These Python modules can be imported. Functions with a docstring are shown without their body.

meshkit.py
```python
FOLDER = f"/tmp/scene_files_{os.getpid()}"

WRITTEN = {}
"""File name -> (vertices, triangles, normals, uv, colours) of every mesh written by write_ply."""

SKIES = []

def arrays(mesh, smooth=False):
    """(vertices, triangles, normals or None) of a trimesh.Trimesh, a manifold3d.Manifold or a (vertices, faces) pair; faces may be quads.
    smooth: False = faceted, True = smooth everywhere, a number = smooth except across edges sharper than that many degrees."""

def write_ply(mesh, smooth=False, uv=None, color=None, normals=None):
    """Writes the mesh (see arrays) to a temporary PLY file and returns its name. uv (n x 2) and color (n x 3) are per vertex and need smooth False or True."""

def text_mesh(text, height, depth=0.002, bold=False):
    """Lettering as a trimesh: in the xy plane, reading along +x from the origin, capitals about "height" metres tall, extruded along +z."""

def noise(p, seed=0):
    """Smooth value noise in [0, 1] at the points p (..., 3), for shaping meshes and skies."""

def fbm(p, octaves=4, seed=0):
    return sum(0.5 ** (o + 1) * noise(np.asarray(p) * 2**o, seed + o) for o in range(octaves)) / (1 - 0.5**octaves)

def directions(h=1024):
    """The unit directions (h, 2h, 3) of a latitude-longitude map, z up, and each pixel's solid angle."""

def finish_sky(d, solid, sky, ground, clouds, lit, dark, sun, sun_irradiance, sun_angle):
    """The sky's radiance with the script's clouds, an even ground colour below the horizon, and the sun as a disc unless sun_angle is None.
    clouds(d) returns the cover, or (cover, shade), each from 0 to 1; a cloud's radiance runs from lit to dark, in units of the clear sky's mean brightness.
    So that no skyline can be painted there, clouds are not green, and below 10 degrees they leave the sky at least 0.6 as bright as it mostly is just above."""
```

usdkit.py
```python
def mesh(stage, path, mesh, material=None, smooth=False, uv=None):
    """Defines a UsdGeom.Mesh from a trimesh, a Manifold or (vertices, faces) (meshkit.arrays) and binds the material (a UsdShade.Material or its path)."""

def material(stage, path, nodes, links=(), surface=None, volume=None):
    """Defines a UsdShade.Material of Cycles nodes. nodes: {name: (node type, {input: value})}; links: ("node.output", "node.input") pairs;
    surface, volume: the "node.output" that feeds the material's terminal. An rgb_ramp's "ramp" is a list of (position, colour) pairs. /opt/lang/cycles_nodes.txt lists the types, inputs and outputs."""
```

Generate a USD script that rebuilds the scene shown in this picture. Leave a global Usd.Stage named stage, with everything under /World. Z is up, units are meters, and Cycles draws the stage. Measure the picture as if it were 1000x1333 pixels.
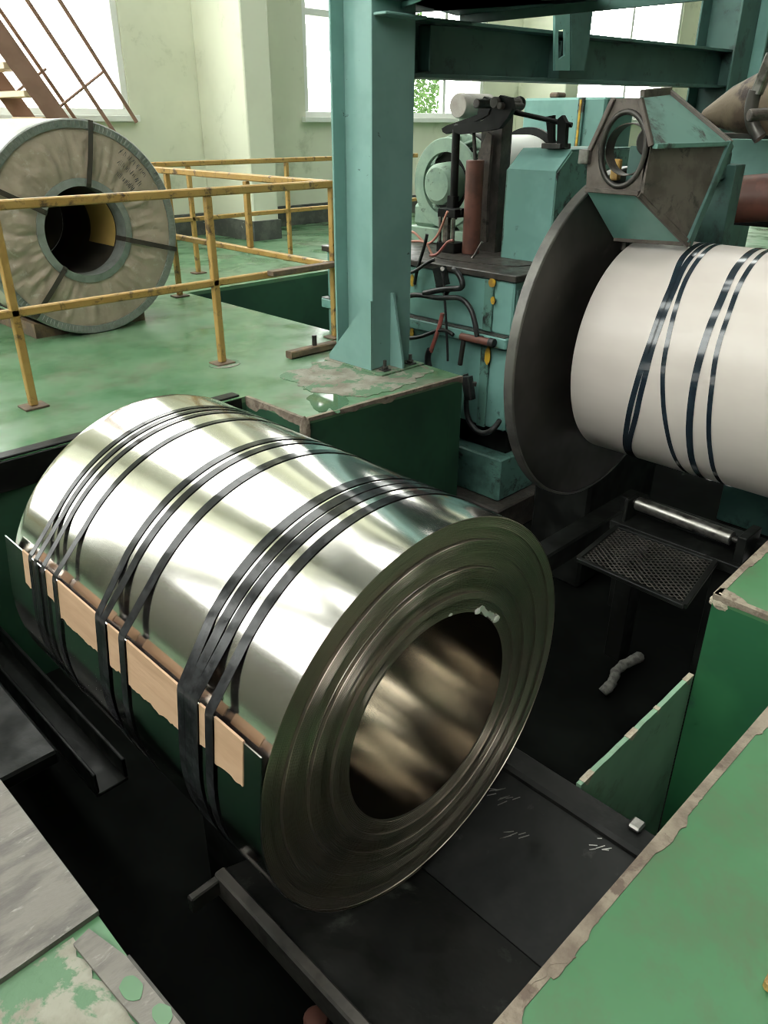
import math, random
import numpy as np, trimesh, shapely, manifold3d as m3
from shapely.geometry import Polygon, box as sbox
from pxr import Usd, UsdGeom, UsdLux, UsdShade, Gf, Sdf
import usdkit, meshkit

stage = Usd.Stage.CreateInMemory()
UsdGeom.Xform.Define(stage, '/World'); UsdGeom.Scope.Define(stage, '/World/Looks')
rng = np.random.default_rng(7); random.seed(7)
PI = math.pi

# ------------------------------------------------------------------ camera
F, HY, CX, CY, AZ, ROLL, H = 1006., 157.7, 500., 666.5, .7878, .0043, 1.5
TH = math.atan((CY - HY) / F)
FW = np.array([math.cos(AZ) * math.cos(TH), math.sin(AZ) * math.cos(TH), -math.sin(TH)])
_r = np.array([math.sin(AZ), -math.cos(AZ), 0]); _u = np.cross(_r, FW)
RT = _r * math.cos(ROLL) + _u * math.sin(ROLL); UP = _u * math.cos(ROLL) - _r * math.sin(ROLL)
cam = UsdGeom.Camera.Define(stage, '/World/camera')
cam.CreateHorizontalApertureAttr(36.0); cam.CreateVerticalApertureAttr(36.0 * 1333 / 1000)
cam.CreateFocalLengthAttr(36.0 * F / 1000); cam.CreateExposureAttr(0.35)
cam.CreateClippingRangeAttr(Gf.Vec2f(0.05, 500))
M = np.eye(4); M[0, :3] = RT; M[1, :3] = UP; M[2, :3] = -FW; M[3, :3] = (0, 0, H)
cam.AddTransformOp().Set(Gf.Matrix4d(*M.ravel().tolist()))

def at(px, py, z=None, y=None, x=None):
    """The point of a world plane (x, y or z = const) that is seen in the photograph at a pixel (survey of the place)."""
    r = FW + RT * (px - CX) / F - UP * (py - CY) / F
    t = (z - H) / r[2] if z is not None else y / r[1] if y is not None else x / r[0]
    return np.array([0, 0, H]) + t * r

# ------------------------------------------------------------------ sky: bright overcast, daylight enters through the windows
dome = UsdLux.DomeLight.Define(stage, '/World/sky')
dome.CreateIntensityAttr(1.0); dome.CreateColorAttr(Gf.Vec3f(1.0, 0.99, 0.95)); dome.CreateExposureAttr(1.0)

# ------------------------------------------------------------------ helpers
def numbered(parent, name):
    p, k = f'{parent}/{name}', 0
    while stage.GetPrimAtPath(p):
        k += 1; p = f'{parent}/{name}_{k:03d}'
    return p

def tag(o, label=None, cat=None, group=None, kind=None):
    p = o.GetPrim() if hasattr(o, 'GetPrim') else o
    for k, v in (('label', label), ('category', cat), ('group', group), ('kind', kind)):
        if v: p.SetCustomDataByKey(k, v)
    return p

def thing(name, label=None, cat=None, group=None, kind=None, loc=(0, 0, 0), parent=None):
    x = UsdGeom.Xform.Define(stage, numbered('/World' if parent is None else str(parent.GetPath()), name))
    if any(loc): x.AddTranslateOp().Set(Gf.Vec3d(*map(float, loc)))
    p = x.GetPrim(); p.SetCustomDataByKey('_loc', Gf.Vec3d(*map(float, loc)))
    return tag(p, label, cat, group, kind)

def obj(name, mesh, mat, parent=None, smooth=False, **kw):
    """ONE mesh prim. Vertices are given in world coordinates; under a thing they become local to it."""
    if isinstance(mesh, (list,)): mesh = cat(mesh)
    par = '/World' if parent is None else str(parent.GetPath())
    if hasattr(mesh, 'to_mesh'):
        mm = mesh.to_mesh(); mesh = trimesh.Trimesh(mm.vert_properties[:, :3], mm.tri_verts, process=False)
    if isinstance(mesh, tuple): mesh = trimesh.Trimesh(*mesh, process=False)
    q = parent
    off = np.zeros(3)
    while q and q.GetPath() != Sdf.Path('/World'):
        l = q.GetCustomDataByKey('_loc')
        if l: off += np.array(l)
        q = q.GetParent()
    if off.any(): mesh = mesh.copy(); mesh.apply_translation(-off)
    m = usdkit.mesh(stage, numbered(par, name), mesh, L[mat], smooth)
    return tag(m, **kw)

def cat(ms): return trimesh.util.concatenate([m for m in ms])

def hull(pts):
    mm = m3.Manifold.hull_points(np.asarray(pts, float)).to_mesh()
    return trimesh.Trimesh(mm.vert_properties[:, :3], mm.tri_verts, process=False)

def bx(x0, x1, y0, y1, z0, z1, b=0.004):
    """Box with chamfered edges."""
    b = min(b, .3 * abs(x1 - x0), .3 * abs(y1 - y0), .3 * abs(z1 - z0))
    P = []
    for sx in (0, 1):
        for sy in (0, 1):
            for sz in (0, 1):
                c = np.array([(x0, x1)[sx], (y0, y1)[sy], (z0, z1)[sz]]); d = np.array([1 - 2 * sx, 1 - 2 * sy, 1 - 2 * sz]) * b
                for k in range(3):
                    q = c + d; q[k] = c[k]; P.append(q)
    return hull(P)

def bar(a, b, w, h, up=(0, 0, 1), ch=.15):
    """Rectangular bar from a to b: width w across, height h along up."""
    a, b = np.asarray(a, float), np.asarray(b, float); t = (b - a) / np.linalg.norm(b - a)
    s = np.cross(t, up); s /= np.linalg.norm(s); u = np.cross(s, t); P = []
    c = ch * min(w, h)
    for e in (a, b):
        for i, j in ((1, 1), (1, -1), (-1, 1), (-1, -1)):
            P += [e + s * i * (w / 2 - c) + u * j * h / 2, e + s * i * w / 2 + u * j * (h / 2 - c)]
    return hull(P)

def tube(pts, r, n=10, closed_ends=True):
    P = np.asarray(pts, float); N = len(P); R = np.broadcast_to(np.asarray(r, float), (N,))
    T = np.gradient(P, axis=0); T /= np.linalg.norm(T, axis=1)[:, None]
    ref = np.array([0, 0, 1.]) if abs(T[0, 2]) < .9 else np.array([1., 0, 0])
    V = []; u = np.cross(T[0], ref)
    for k in range(N):
        u = u - T[k] * (u @ T[k]); u /= np.linalg.norm(u); v = np.cross(T[k], u)
        a = np.arange(n) * 2 * PI / n
        V.append(P[k] + R[k] * (np.cos(a)[:, None] * u + np.sin(a)[:, None] * v))
    V = np.vstack(V); Fc = []
    for k in range(N - 1):
        for i in range(n):
            a, b, c, d = k * n + i, k * n + (i + 1) % n, (k + 1) * n + (i + 1) % n, (k + 1) * n + i
            Fc += [(a, b, c), (a, c, d)]
    if closed_ends:
        V = np.vstack([V, P[0], P[-1]]); s, e = len(V) - 2, len(V) - 1
        for i in range(n):
            Fc += [(s, (i + 1) % n, i), (e, (N - 1) * n + i, (N - 1) * n + (i + 1) % n)]
    m = trimesh.Trimesh(V, Fc, process=False); m.fix_normals(); return m

def spline(pts, n=8):
    from scipy.interpolate import make_interp_spline
    P = np.asarray(pts, float); t = np.r_[0, np.cumsum(np.linalg.norm(np.diff(P, axis=0), axis=1))]
    return make_interp_spline(t, P, k=min(3, len(P) - 1))(np.linspace(0, t[-1], n * (len(P) - 1) + 1))

def rod(a, b, r, n=16, cap=.15):
    a, b = np.asarray(a, float), np.asarray(b, float); t = (b - a) / np.linalg.norm(b - a); c = r * cap
    return tube([a, a + t * 1e-4, a + t * c, b - t * c, b - t * 1e-4, b], [r - c, r - c, r, r, r - c, r - c], n)

def lathe(prof, c, axis='y', n=96, closed=False):
    """prof: (radius, offset along axis); c: a point of the axis."""
    p = np.asarray(prof, float); k = len(p); a = np.arange(n) * 2 * PI / n
    X = p[:, 0][:, None] * np.cos(a); Z = p[:, 0][:, None] * np.sin(a); Y = np.repeat(p[:, 1][:, None], n, 1)
    V = {'y': np.stack([X, Y, Z], -1), 'x': np.stack([Y, X, Z], -1), 'z': np.stack([X, Z, Y], -1)}[axis].reshape(-1, 3) + np.asarray(c, float)
    i, j = np.meshgrid(np.arange(k if closed else k - 1), np.arange(n), indexing='ij'); i, j = i.ravel(), j.ravel()
    i2, j2 = (i + 1) % k, (j + 1) % n
    A, B, C, D = i * n + j, i * n + j2, i2 * n + j2, i2 * n + j
    m = trimesh.Trimesh(V, np.vstack([np.stack([A, B, C], 1), np.stack([A, C, D], 1)]), process=False)
    m.update_faces(m.nondegenerate_faces()); m.fix_normals(); return m

def prism(poly, axis, a, b):
    """Polygon (shapely or points) extruded along an axis from a to b. poly coords: y -> (x,z), x -> (y,z), z -> (x,y)."""
    poly = poly if hasattr(poly, 'geom_type') else Polygon(poly)
    ms = [trimesh.creation.extrude_polygon(g, b - a, engine='earcut') for g in getattr(poly, 'geoms', [poly]) if g.area > 1e-7]
    m = cat(ms); v = np.array(m.vertices)
    m.vertices = {'z': np.stack([v[:, 0], v[:, 1], v[:, 2] + a], 1), 'y': np.stack([v[:, 0], v[:, 2] + a, v[:, 1]], 1), 'x': np.stack([v[:, 2] + a, v[:, 0], v[:, 1]], 1)}[axis]
    m.fix_normals(); return m

def plate(pts, t, n=None):
    """Thick plate from a planar polygon of 3-D points, extruded by t along its normal (or n)."""
    P = np.asarray(pts, float); nn = np.cross(P[1] - P[0], P[2] - P[0]) if n is None else np.asarray(n, float); nn = nn / np.linalg.norm(nn)
    return hull(np.vstack([P, P + nn * t]))

def ribbon(P, W, w, t):
    """Flat band along the path P, width w along W, thickness t to both sides of the path."""
    P = np.asarray(P, float); W = np.broadcast_to(np.asarray(W, float), P.shape); T = np.gradient(P, axis=0)
    Nn = np.cross(T, W); Nn /= np.linalg.norm(Nn, axis=1)[:, None]
    V = np.stack([P + W * w / 2 + Nn * t / 2, P - W * w / 2 + Nn * t / 2, P - W * w / 2 - Nn * t / 2, P + W * w / 2 - Nn * t / 2], 1).reshape(-1, 3); Fc = []
    for k in range(len(P) - 1):
        for i in range(4):
            a, b, c, d = 4 * k + i, 4 * k + (i + 1) % 4, 4 * k + 4 + (i + 1) % 4, 4 * k + 4 + i
            Fc += [(a, b, c), (a, c, d)]
    e = 4 * (len(P) - 1); Fc += [(0, 2, 1), (0, 3, 2), (e, e + 1, e + 2), (e, e + 2, e + 3)]
    m = trimesh.Trimesh(V, Fc, process=False); m.fix_normals(); return m

def copy_of(first, loc, label=None):
    was = first.GetCustomData()
    r = thing(first.GetName(), label or was['label'], was['category'], was.get('group'), None, loc)
    r.GetReferences().AddInternalReference(first.GetPath()); r.SetInstanceable(True)
    return r

# ------------------------------------------------------------------ materials
L = {}
def mat(name, col, rough=.5, metal=0., spec=.5, col2=None, scale=4., mixlo=.45, mixhi=.6, dirt=None, dscale=9., dlo=.6, dhi=.68, rvar=.0, bump=0., bscale=40., coat=0., detail=5., stretch=(1, 1, 1), extra=None):
    """Painted or bare surface: base colour, a second tone and grime patches by noise in object space, roughness variation and fine relief."""
    n = {'g': ('geometry', {}), 'p': ('principled_bsdf', dict(base_color=col, roughness=rough, metallic=metal, specular_ior_level=spec, coat_weight=coat, coat_roughness=.08))}
    l = []
    n['m'] = ('mapping', {'scale': stretch}); l.append(('g.position', 'm.vector'))
    src = None
    if col2:
        n['n1'] = ('noise_texture', dict(scale=scale, detail=detail, roughness=.6)); l.append(('m.vector', 'n1.vector'))
        n['r1'] = ('map_range', dict(from_min=mixlo, from_max=mixhi, clamp=True)); l.append(('n1.fac', 'r1.value'))
        n['x1'] = ('mix_color', dict(a=col, b=col2)); l += [('r1.result', 'x1.fac')]; src = 'x1.result'
    if dirt:
        n['n2'] = ('noise_texture', dict(scale=dscale, detail=7., roughness=.68, distortion=.3)); l.append(('m.vector', 'n2.vector'))
        n['r2'] = ('map_range', dict(from_min=dlo, from_max=dhi, clamp=True)); l.append(('n2.fac', 'r2.value'))
        n['x2'] = ('mix_color', dict(a=col, b=dirt)); l += [('r2.result', 'x2.fac')]
        if src: l.append((src, 'x2.a'))
        src = 'x2.result'
    if src: l.append((src, 'p.base_color'))
    if rvar:
        n['n3'] = ('noise_texture', dict(scale=scale * 1.7, detail=4.)); l.append(('m.vector', 'n3.vector'))
        n['r3'] = ('map_range', dict(from_min=.35, from_max=.65, to_min=max(.03, rough - rvar), to_max=rough + rvar, clamp=True)); l += [('n3.fac', 'r3.value'), ('r3.result', 'p.roughness')]
    if bump:
        n['n4'] = ('noise_texture', dict(scale=bscale, detail=4.)); l.append(('m.vector', 'n4.vector'))
        n['b'] = ('bump', dict(strength=bump, distance=.01)); l += [('n4.fac', 'b.height'), ('b.normal', 'p.normal')]
    L[name] = usdkit.material(stage, '/World/Looks/' + name, n, l, surface='p.BSDF')

mat('floor_fresh', (.055, .175, .07), .5, col2=(.075, .205, .095), scale=1.5, mixlo=.35, mixhi=.7, dirt=(.085, .13, .065), dscale=2.6, dlo=.47, dhi=.68, rvar=.08, bump=.05, bscale=14)
mat('floor_green', (.07, .18, .085), .30, col2=(.15, .25, .145), scale=1.3, mixlo=.38, mixhi=.66, dirt=(.16, .165, .115), dscale=1.6, dlo=.53, dhi=.72, rvar=.16, bump=.05, bscale=14)
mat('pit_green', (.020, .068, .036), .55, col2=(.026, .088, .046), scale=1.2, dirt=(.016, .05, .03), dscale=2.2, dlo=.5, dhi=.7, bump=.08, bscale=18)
mat('block_green', (.03, .15, .06), .5, col2=(.022, .12, .05), scale=2.2, dirt=(.03, .1, .06), dscale=7, dlo=.62, dhi=.72, bump=.06, bscale=18)
mat('concrete_worn', (.30, .25, .19), .85, col2=(.17, .13, .10), scale=9, mixlo=.4, mixhi=.62, dirt=(.15, .11, .085), dscale=14, dlo=.55, dhi=.62, bump=.5, bscale=60)
mat('concrete_pale', (.50, .44, .34), .85, col2=(.36, .29, .22), scale=22, mixlo=.45, mixhi=.6, bump=.5, bscale=70)
mat('concrete_dirty', (.30, .29, .235), .8, col2=(.19, .17, .13), scale=6, mixlo=.4, mixhi=.62, dirt=(.11, .2, .115), dscale=5, dlo=.5, dhi=.54, bump=.4, bscale=45)
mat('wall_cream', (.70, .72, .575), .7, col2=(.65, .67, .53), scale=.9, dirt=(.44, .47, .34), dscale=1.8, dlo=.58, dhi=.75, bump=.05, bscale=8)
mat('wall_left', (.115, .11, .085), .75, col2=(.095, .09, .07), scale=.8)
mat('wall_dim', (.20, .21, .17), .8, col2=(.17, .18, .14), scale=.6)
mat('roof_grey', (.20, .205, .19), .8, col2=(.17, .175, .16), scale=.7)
mat('skirting_dark', (.07, .075, .068), .6, col2=(.12, .125, .11), scale=5, dirt=(.5, .52, .47), dscale=8, dlo=.66, dhi=.69)
mat('frame_white', (.78, .8, .76), .45)
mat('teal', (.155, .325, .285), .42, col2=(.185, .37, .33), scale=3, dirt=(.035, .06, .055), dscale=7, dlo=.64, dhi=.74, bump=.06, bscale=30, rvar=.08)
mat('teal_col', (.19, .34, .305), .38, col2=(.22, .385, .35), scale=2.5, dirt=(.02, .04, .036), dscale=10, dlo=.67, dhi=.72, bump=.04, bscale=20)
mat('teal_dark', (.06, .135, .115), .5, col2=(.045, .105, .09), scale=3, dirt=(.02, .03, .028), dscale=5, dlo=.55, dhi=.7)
mat('teal_grimy', (.11, .235, .195), .5, col2=(.06, .13, .11), scale=5, mixlo=.5, mixhi=.7, dirt=(.02, .022, .02), dscale=6, dlo=.52, dhi=.62)
mat('machine_green', (.25, .36, .27), .5, col2=(.2, .3, .23), scale=6, dirt=(.05, .06, .05), dscale=9, dlo=.6, dhi=.7)
mat('grease', (.035, .031, .027), .45, col2=(.06, .05, .042), scale=7, dirt=(.1, .085, .07), dscale=16, dlo=.62, dhi=.7, bump=.25, bscale=50, rvar=.12)
mat('black_oily', (.0055, .006, .0055), .5, spec=.18, col2=(.011, .012, .011), scale=5, dirt=(.03, .03, .027), dscale=11, dlo=.65, dhi=.74, bump=.12, bscale=30, rvar=.12)
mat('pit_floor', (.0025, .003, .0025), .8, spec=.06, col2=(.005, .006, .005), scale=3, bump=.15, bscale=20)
mat('saddle_steel', (.007, .0075, .007), .42, spec=.22, col2=(.014, .014, .013), scale=4, dirt=(.07, .075, .065), dscale=6, dlo=.6, dhi=.78, bump=.15, bscale=30, rvar=.12)
mat('dark_steel', (.045, .042, .038), .38, metal=.5, col2=(.075, .068, .06), scale=6, rvar=.1, bump=.08)
mat('rim_steel', (.15, .145, .13), .4, metal=.5, col2=(.09, .085, .08), scale=4)
mat('disc_steel', (.034, .031, .028), .5, metal=.3, col2=(.05, .045, .04), scale=3, dirt=(.09, .08, .07), dscale=6, dlo=.65, dhi=.75, rvar=.1)
mat('bare_steel', (.3, .29, .27), .32, metal=.9, col2=(.2, .19, .17), scale=9, rvar=.1)
mat('brown_steel', (.125, .105, .09), .45, metal=.2, col2=(.08, .065, .055), scale=7, dirt=(.04, .035, .03), dscale=9, dlo=.56, dhi=.66)
mat('plate_steel', (.165, .15, .13), .5, metal=.15, col2=(.10, .09, .08), scale=5, dirt=(.28, .265, .235), dscale=12, dlo=.6, dhi=.7, stretch=(1, 3.2, 1), bump=.15, bscale=40, rvar=.1)
mat('yellow_paint', (.43, .255, .07), .5, col2=(.47, .295, .09), scale=7, dirt=(.10, .06, .03), dscale=11, dlo=.54, dhi=.66, bump=.12, bscale=60)
mat('yellow_mark', (.58, .36, .03), .5, col2=(.3, .17, .03), scale=12)
mat('brown_stair', (.27, .155, .11), .5, col2=(.23, .13, .09), scale=4)
mat('tread_tan', (.62, .46, .29), .5)
mat('red_brown', (.16, .062, .045), .45, col2=(.11, .045, .035), scale=8)
mat('rust', (.12, .085, .06), .7, col2=(.2, .13, .075), scale=14, bump=.3)
mat('rubber', (.014, .014, .015), .4, col2=(.03, .03, .03), scale=20)
mat('copper_wire', (.5, .22, .16), .5)
mat('red_hose', (.42, .12, .1), .5, col2=(.25, .1, .08), scale=20)
mat('cardboard', (.50, .325, .205), .72, col2=(.44, .28, .17), scale=6, stretch=(1, .4, 3), bump=.12, bscale=30)
mat('strap_steel', (.012, .012, .013), .12, spec=.3, col2=(.024, .025, .027), scale=20, rvar=.05)
mat('strap_blue', (.012, .02, .03), .13, spec=.8, col2=(.016, .026, .036), scale=20)
mat('strap_brown', (.045, .036, .028), .4)
mat('white_coil', (.56, .505, .465), .36, spec=.4, col2=(.52, .465, .43), scale=2.2, stretch=(1, .3, 1), rvar=.04)
mat('wrap_paper', (.40, .32, .245), .42, col2=(.33, .265, .2), scale=5, dirt=(.47, .40, .33), dscale=9, dlo=.58, dhi=.66, bump=.6, bscale=9)
mat('wrap_body', (.56, .49, .375), .45, col2=(.5, .43, .33), scale=3, bump=.3, bscale=7)
mat('ring_zinc', (.27, .285, .26), .42, metal=.35, col2=(.22, .235, .21), scale=12, bump=.1)
mat('core_dark', (.05, .045, .035), .4, metal=.3, col2=(.09, .075, .05), scale=2.)
mat('core_yellow', (.5, .33, .1), .5)
mat('marker_ink', (.03, .03, .035), .6)
mat('white_tape', (.62, .62, .58), .5)
mat('ash_rag', (.15, .145, .13), .8, col2=(.08, .075, .07), scale=30, bump=.5)
mat('leaf', (.09, .2, .05), .5, col2=(.15, .27, .08), scale=5)
mat('bark', (.12, .09, .06), .8)
mat('outside_ground', (.4, .4, .36), .9)
mat('hood_grey', (.3, .28, .25), .5, col2=(.24, .21, .19), scale=5)
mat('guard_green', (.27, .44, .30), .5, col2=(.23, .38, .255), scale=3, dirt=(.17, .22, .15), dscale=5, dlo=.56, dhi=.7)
mat('puddle', (.085, .17, .095), .05, spec=.6)
mat('canvas_tan', (.20, .155, .105), .7, col2=(.12, .085, .06), scale=4, dirt=(.05, .035, .03), dscale=5, dlo=.5, dhi=.62, bump=.2)
mat('roof_white', (.75, .76, .72), .5)

def metal_mat(name, col, rough, bumpy=.0, metallic=1., aniso=0.):
    """Bright rolled steel: faint rolling lines around the coil and slight roughness changes."""
    n = {'g': ('geometry', {}), 'm': ('mapping', {'scale': (1, 5, 1)}), 'n': ('noise_texture', dict(scale=3., detail=6., roughness=.7)),
         'r': ('map_range', dict(from_min=.3, from_max=.7, to_min=rough - .008, to_max=rough + .012, clamp=True)),
         'w': ('noise_texture', dict(scale=1.1, detail=1.)), 'b': ('bump', dict(strength=bumpy, distance=.02)),
         'p': ('principled_bsdf', dict(base_color=col, metallic=metallic))}
    l = [('g.position', 'm.vector'), ('m.vector', 'n.vector'), ('n.fac', 'r.value'), ('r.result', 'p.roughness')]
    if bumpy: l += [('g.position', 'w.vector'), ('w.fac', 'b.height'), ('b.normal', 'p.normal')]
    if aniso:
        n['t'] = ('tangent', {'direction_type': 'radial', 'axis': 'y'}); n['p'][1]['anisotropic'] = aniso; l.append(('t.tangent', 'p.tangent'))
    L[name] = usdkit.material(stage, '/World/Looks/' + name, n, l, surface='p.BSDF')
metal_mat('coil_steel', (.82, .785, .76), .13, bumpy=.02)
metal_mat('coil_edge', (.33, .28, .23), .30, metallic=.85)
metal_mat('coil_bore', (.60, .565, .51), .13)
L['pane'] = usdkit.material(stage, '/World/Looks/pane', {'t': ('transparent_bsdf', {'color': (.96, .98, .97)}), 'g': ('glossy_bsdf', {'color': (.9, .9, .9), 'roughness': .02}), 'f': ('fresnel', {'IOR': 1.45}), 'g2': ('geometry', {}), 's': ('math', {'math_type': 'subtract', 'value1': 1., 'use_clamp': True}), 'k': ('math', {'math_type': 'multiply'}), 'x': ('mix_closure', {})},
                            [('g2.backfacing', 's.value2'), ('s.value', 'k.value1'), ('f.fac', 'k.value2'), ('k.value', 'x.fac'), ('t.BSDF', 'x.closure1'), ('g.BSDF', 'x.closure2')], surface='x.closure')

# ------------------------------------------------------------------ the hall
YB, XL, XR, YF, ZC = 10.4, -5.0, 27.0, -8.0, 11.0          # back wall, left wall, right wall, front wall, ceiling
SILL, TOP = 1.55, 10.3
BACK = [(-4.3, -1.65), (1.3, 5.65), (8.6, 12.95), (15.9, 20.3), (23.2, 26.6)]
LEFT = [(-3.0, 2.9), (3.5, 9.6)]; LSILL, LTOP = 3.95, 9.8
SKY = [(-3.0, -1.3), (3.2, 5.4), (12.2, 14.4)]; SKY0, SKY1 = -2.5, 9.9
# floor with the machine pits cut out
hole = Polygon([(.33, .46), (2.48, .44), (2.48, .82), (3.06, .84), (3.06, .25), (9.5, .25), (9.5, 6.8), (4.05, 6.8), (4.05, 4.15), (3.92, 4.1), (3.862, 3.15), (2.588, 3.235), (2.587, 3.80), (.33, 3.83)])
def jag(a, b, amp, step=.03, seed=0):
    """points from a to b, set back from the straight line by a chipped amount"""
    a, b = np.array(a), np.array(b); n = max(3, int(np.linalg.norm(b - a) / step)); t = np.linspace(0, 1, n)
    nr = np.array([(b - a)[1], -(b - a)[0]]) / np.linalg.norm(b - a)
    d = amp * np.clip(meshkit.fbm(np.stack([t * n * .33, 0 * t, 0 * t + seed], 1), 4, seed) * 2 - .75, 0, 1); d[0] = d[-1] = 0
    return [tuple(a + (b - a) * k + nr * e) for k, e in zip(t, d)]
fl = thing('floor', kind='structure')
slab = sbox(XL, YF, XR, YB).difference(hole)
obj('slab', prism(slab.intersection(sbox(XL, 1.0, XR, YB)), 'z', -.035, 0), 'floor_green', fl)
obj('slab', prism(slab.intersection(sbox(XL, YF, XR, 1.0)), 'z', -.035, 0), 'floor_fresh', fl)
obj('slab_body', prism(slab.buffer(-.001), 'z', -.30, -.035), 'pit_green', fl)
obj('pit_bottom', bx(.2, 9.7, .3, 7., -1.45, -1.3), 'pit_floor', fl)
def pit_wall(name, a, b, th=.12, m='pit_green', z0=-1.3, z1=-.30):
    a, b = np.array(a), np.array(b); d = (b - a) / np.linalg.norm(b - a); nr = np.array([d[1], -d[0]])   # to the right of a->b is solid
    P = [(*q, z) for q in (a, b, b + nr * th, a + nr * th) for z in (z0, z1)]
    obj(name, hull(P), m, fl)
HV = list(hole.exterior.coords)[:-1]
if not hole.exterior.is_ccw: HV = HV[::-1]
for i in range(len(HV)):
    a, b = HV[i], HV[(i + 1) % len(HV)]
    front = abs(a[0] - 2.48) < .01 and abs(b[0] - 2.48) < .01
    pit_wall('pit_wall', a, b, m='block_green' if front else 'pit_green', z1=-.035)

def wall_with(name, axis, lo, hi, plane, th, wins, m, zlo=-.3, z0=SILL, z1=TOP):
    p = sbox(lo, zlo, hi, ZC)
    for a, b in wins: p = p.difference(sbox(a, z0, b, z1))
    obj(name, prism(p, axis, plane, plane + th), m, kind='structure')
wall_with('wall_back', 'y', XL, XR, YB, .3, BACK, 'wall_cream')
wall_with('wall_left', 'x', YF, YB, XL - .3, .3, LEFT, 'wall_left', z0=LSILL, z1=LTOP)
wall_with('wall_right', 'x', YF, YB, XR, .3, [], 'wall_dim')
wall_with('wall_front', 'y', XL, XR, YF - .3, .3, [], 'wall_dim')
rf = sbox(XL, YF, XR, YB)
for a, b in SKY: rf = rf.difference(sbox(a, SKY0, b, SKY1))
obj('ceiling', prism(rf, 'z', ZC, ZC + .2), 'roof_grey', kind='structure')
for k, x in enumerate((-.6, 6.70, 14.0, 21.4)):
    obj(f'trim_{k + 1}', bx(x, x + .43, 9.30, YB, -.0, ZC, .015), 'wall_cream', kind='structure')
obj('baseboard_back', [bx(XL, 6.69, YB - .03, YB, 0, .30), bx(7.14, XR, YB - .03, YB, 0, .30)], 'skirting_dark', kind='structure')
obj('baseboard_pilaster', [bx(6.67, 7.15, 9.27, 9.299, 0, .26), bx(6.67, 6.699, 9.3, YB - .03, 0, .26)], 'skirting_dark', kind='structure')

def window(k, axis, lo, hi, plane, sgn, ncol, rows):
    SILL, TOP = rows[0], rows[-1]
    w = thing(f'window_{k}', kind='structure')
    def B(u0, u1, d0, d1, z0, z1, b=.006):
        d0, d1 = sorted((plane + sgn * d0, plane + sgn * d1))
        return bx(u0, u1, d0, d1, z0, z1, b) if axis == 'y' else bx(d0, d1, u0, u1, z0, z1, b)
    obj('window_frame', [B(lo + .001, lo + .09, .021, .16, SILL + .081, TOP - .081), B(hi - .09, hi - .001, .021, .16, SILL + .081, TOP - .081), B(lo + .001, hi - .001, .021, .16, SILL + .001, SILL + .08), B(lo + .001, hi - .001, .021, .16, TOP - .08, TOP - .001)], 'frame_white', w)
    obj('window_sill', B(lo - .08, hi + .08, -.09, -.001, SILL - .07, SILL + .005), 'frame_white', w)
    xs = np.linspace(lo, hi, ncol + 1) if ncol != 3 else np.array([lo, (lo + hi) / 2, lo + .75 * (hi - lo), hi])
    for x in xs[1:-1]: obj('mullion', B(x - .035, x + .035, .03, .13, SILL + .07, TOP - .07), 'frame_white', w)
    for z in rows[1:-1]: obj('transom', B(lo + .08, hi - .08, .035, .125, z - .045, z + .045), 'frame_white', w)
    for i in range(ncol):
        for j in range(len(rows) - 1):
            obj('pane', B(xs[i] + .03, xs[i + 1] - .03, .07, .076, rows[j] + .04, rows[j + 1] - .04, .001), 'pane', w)
ROWS = [SILL, 2.95, 4.35, 5.85, 7.35, 8.85, TOP]
kk = 0
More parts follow.
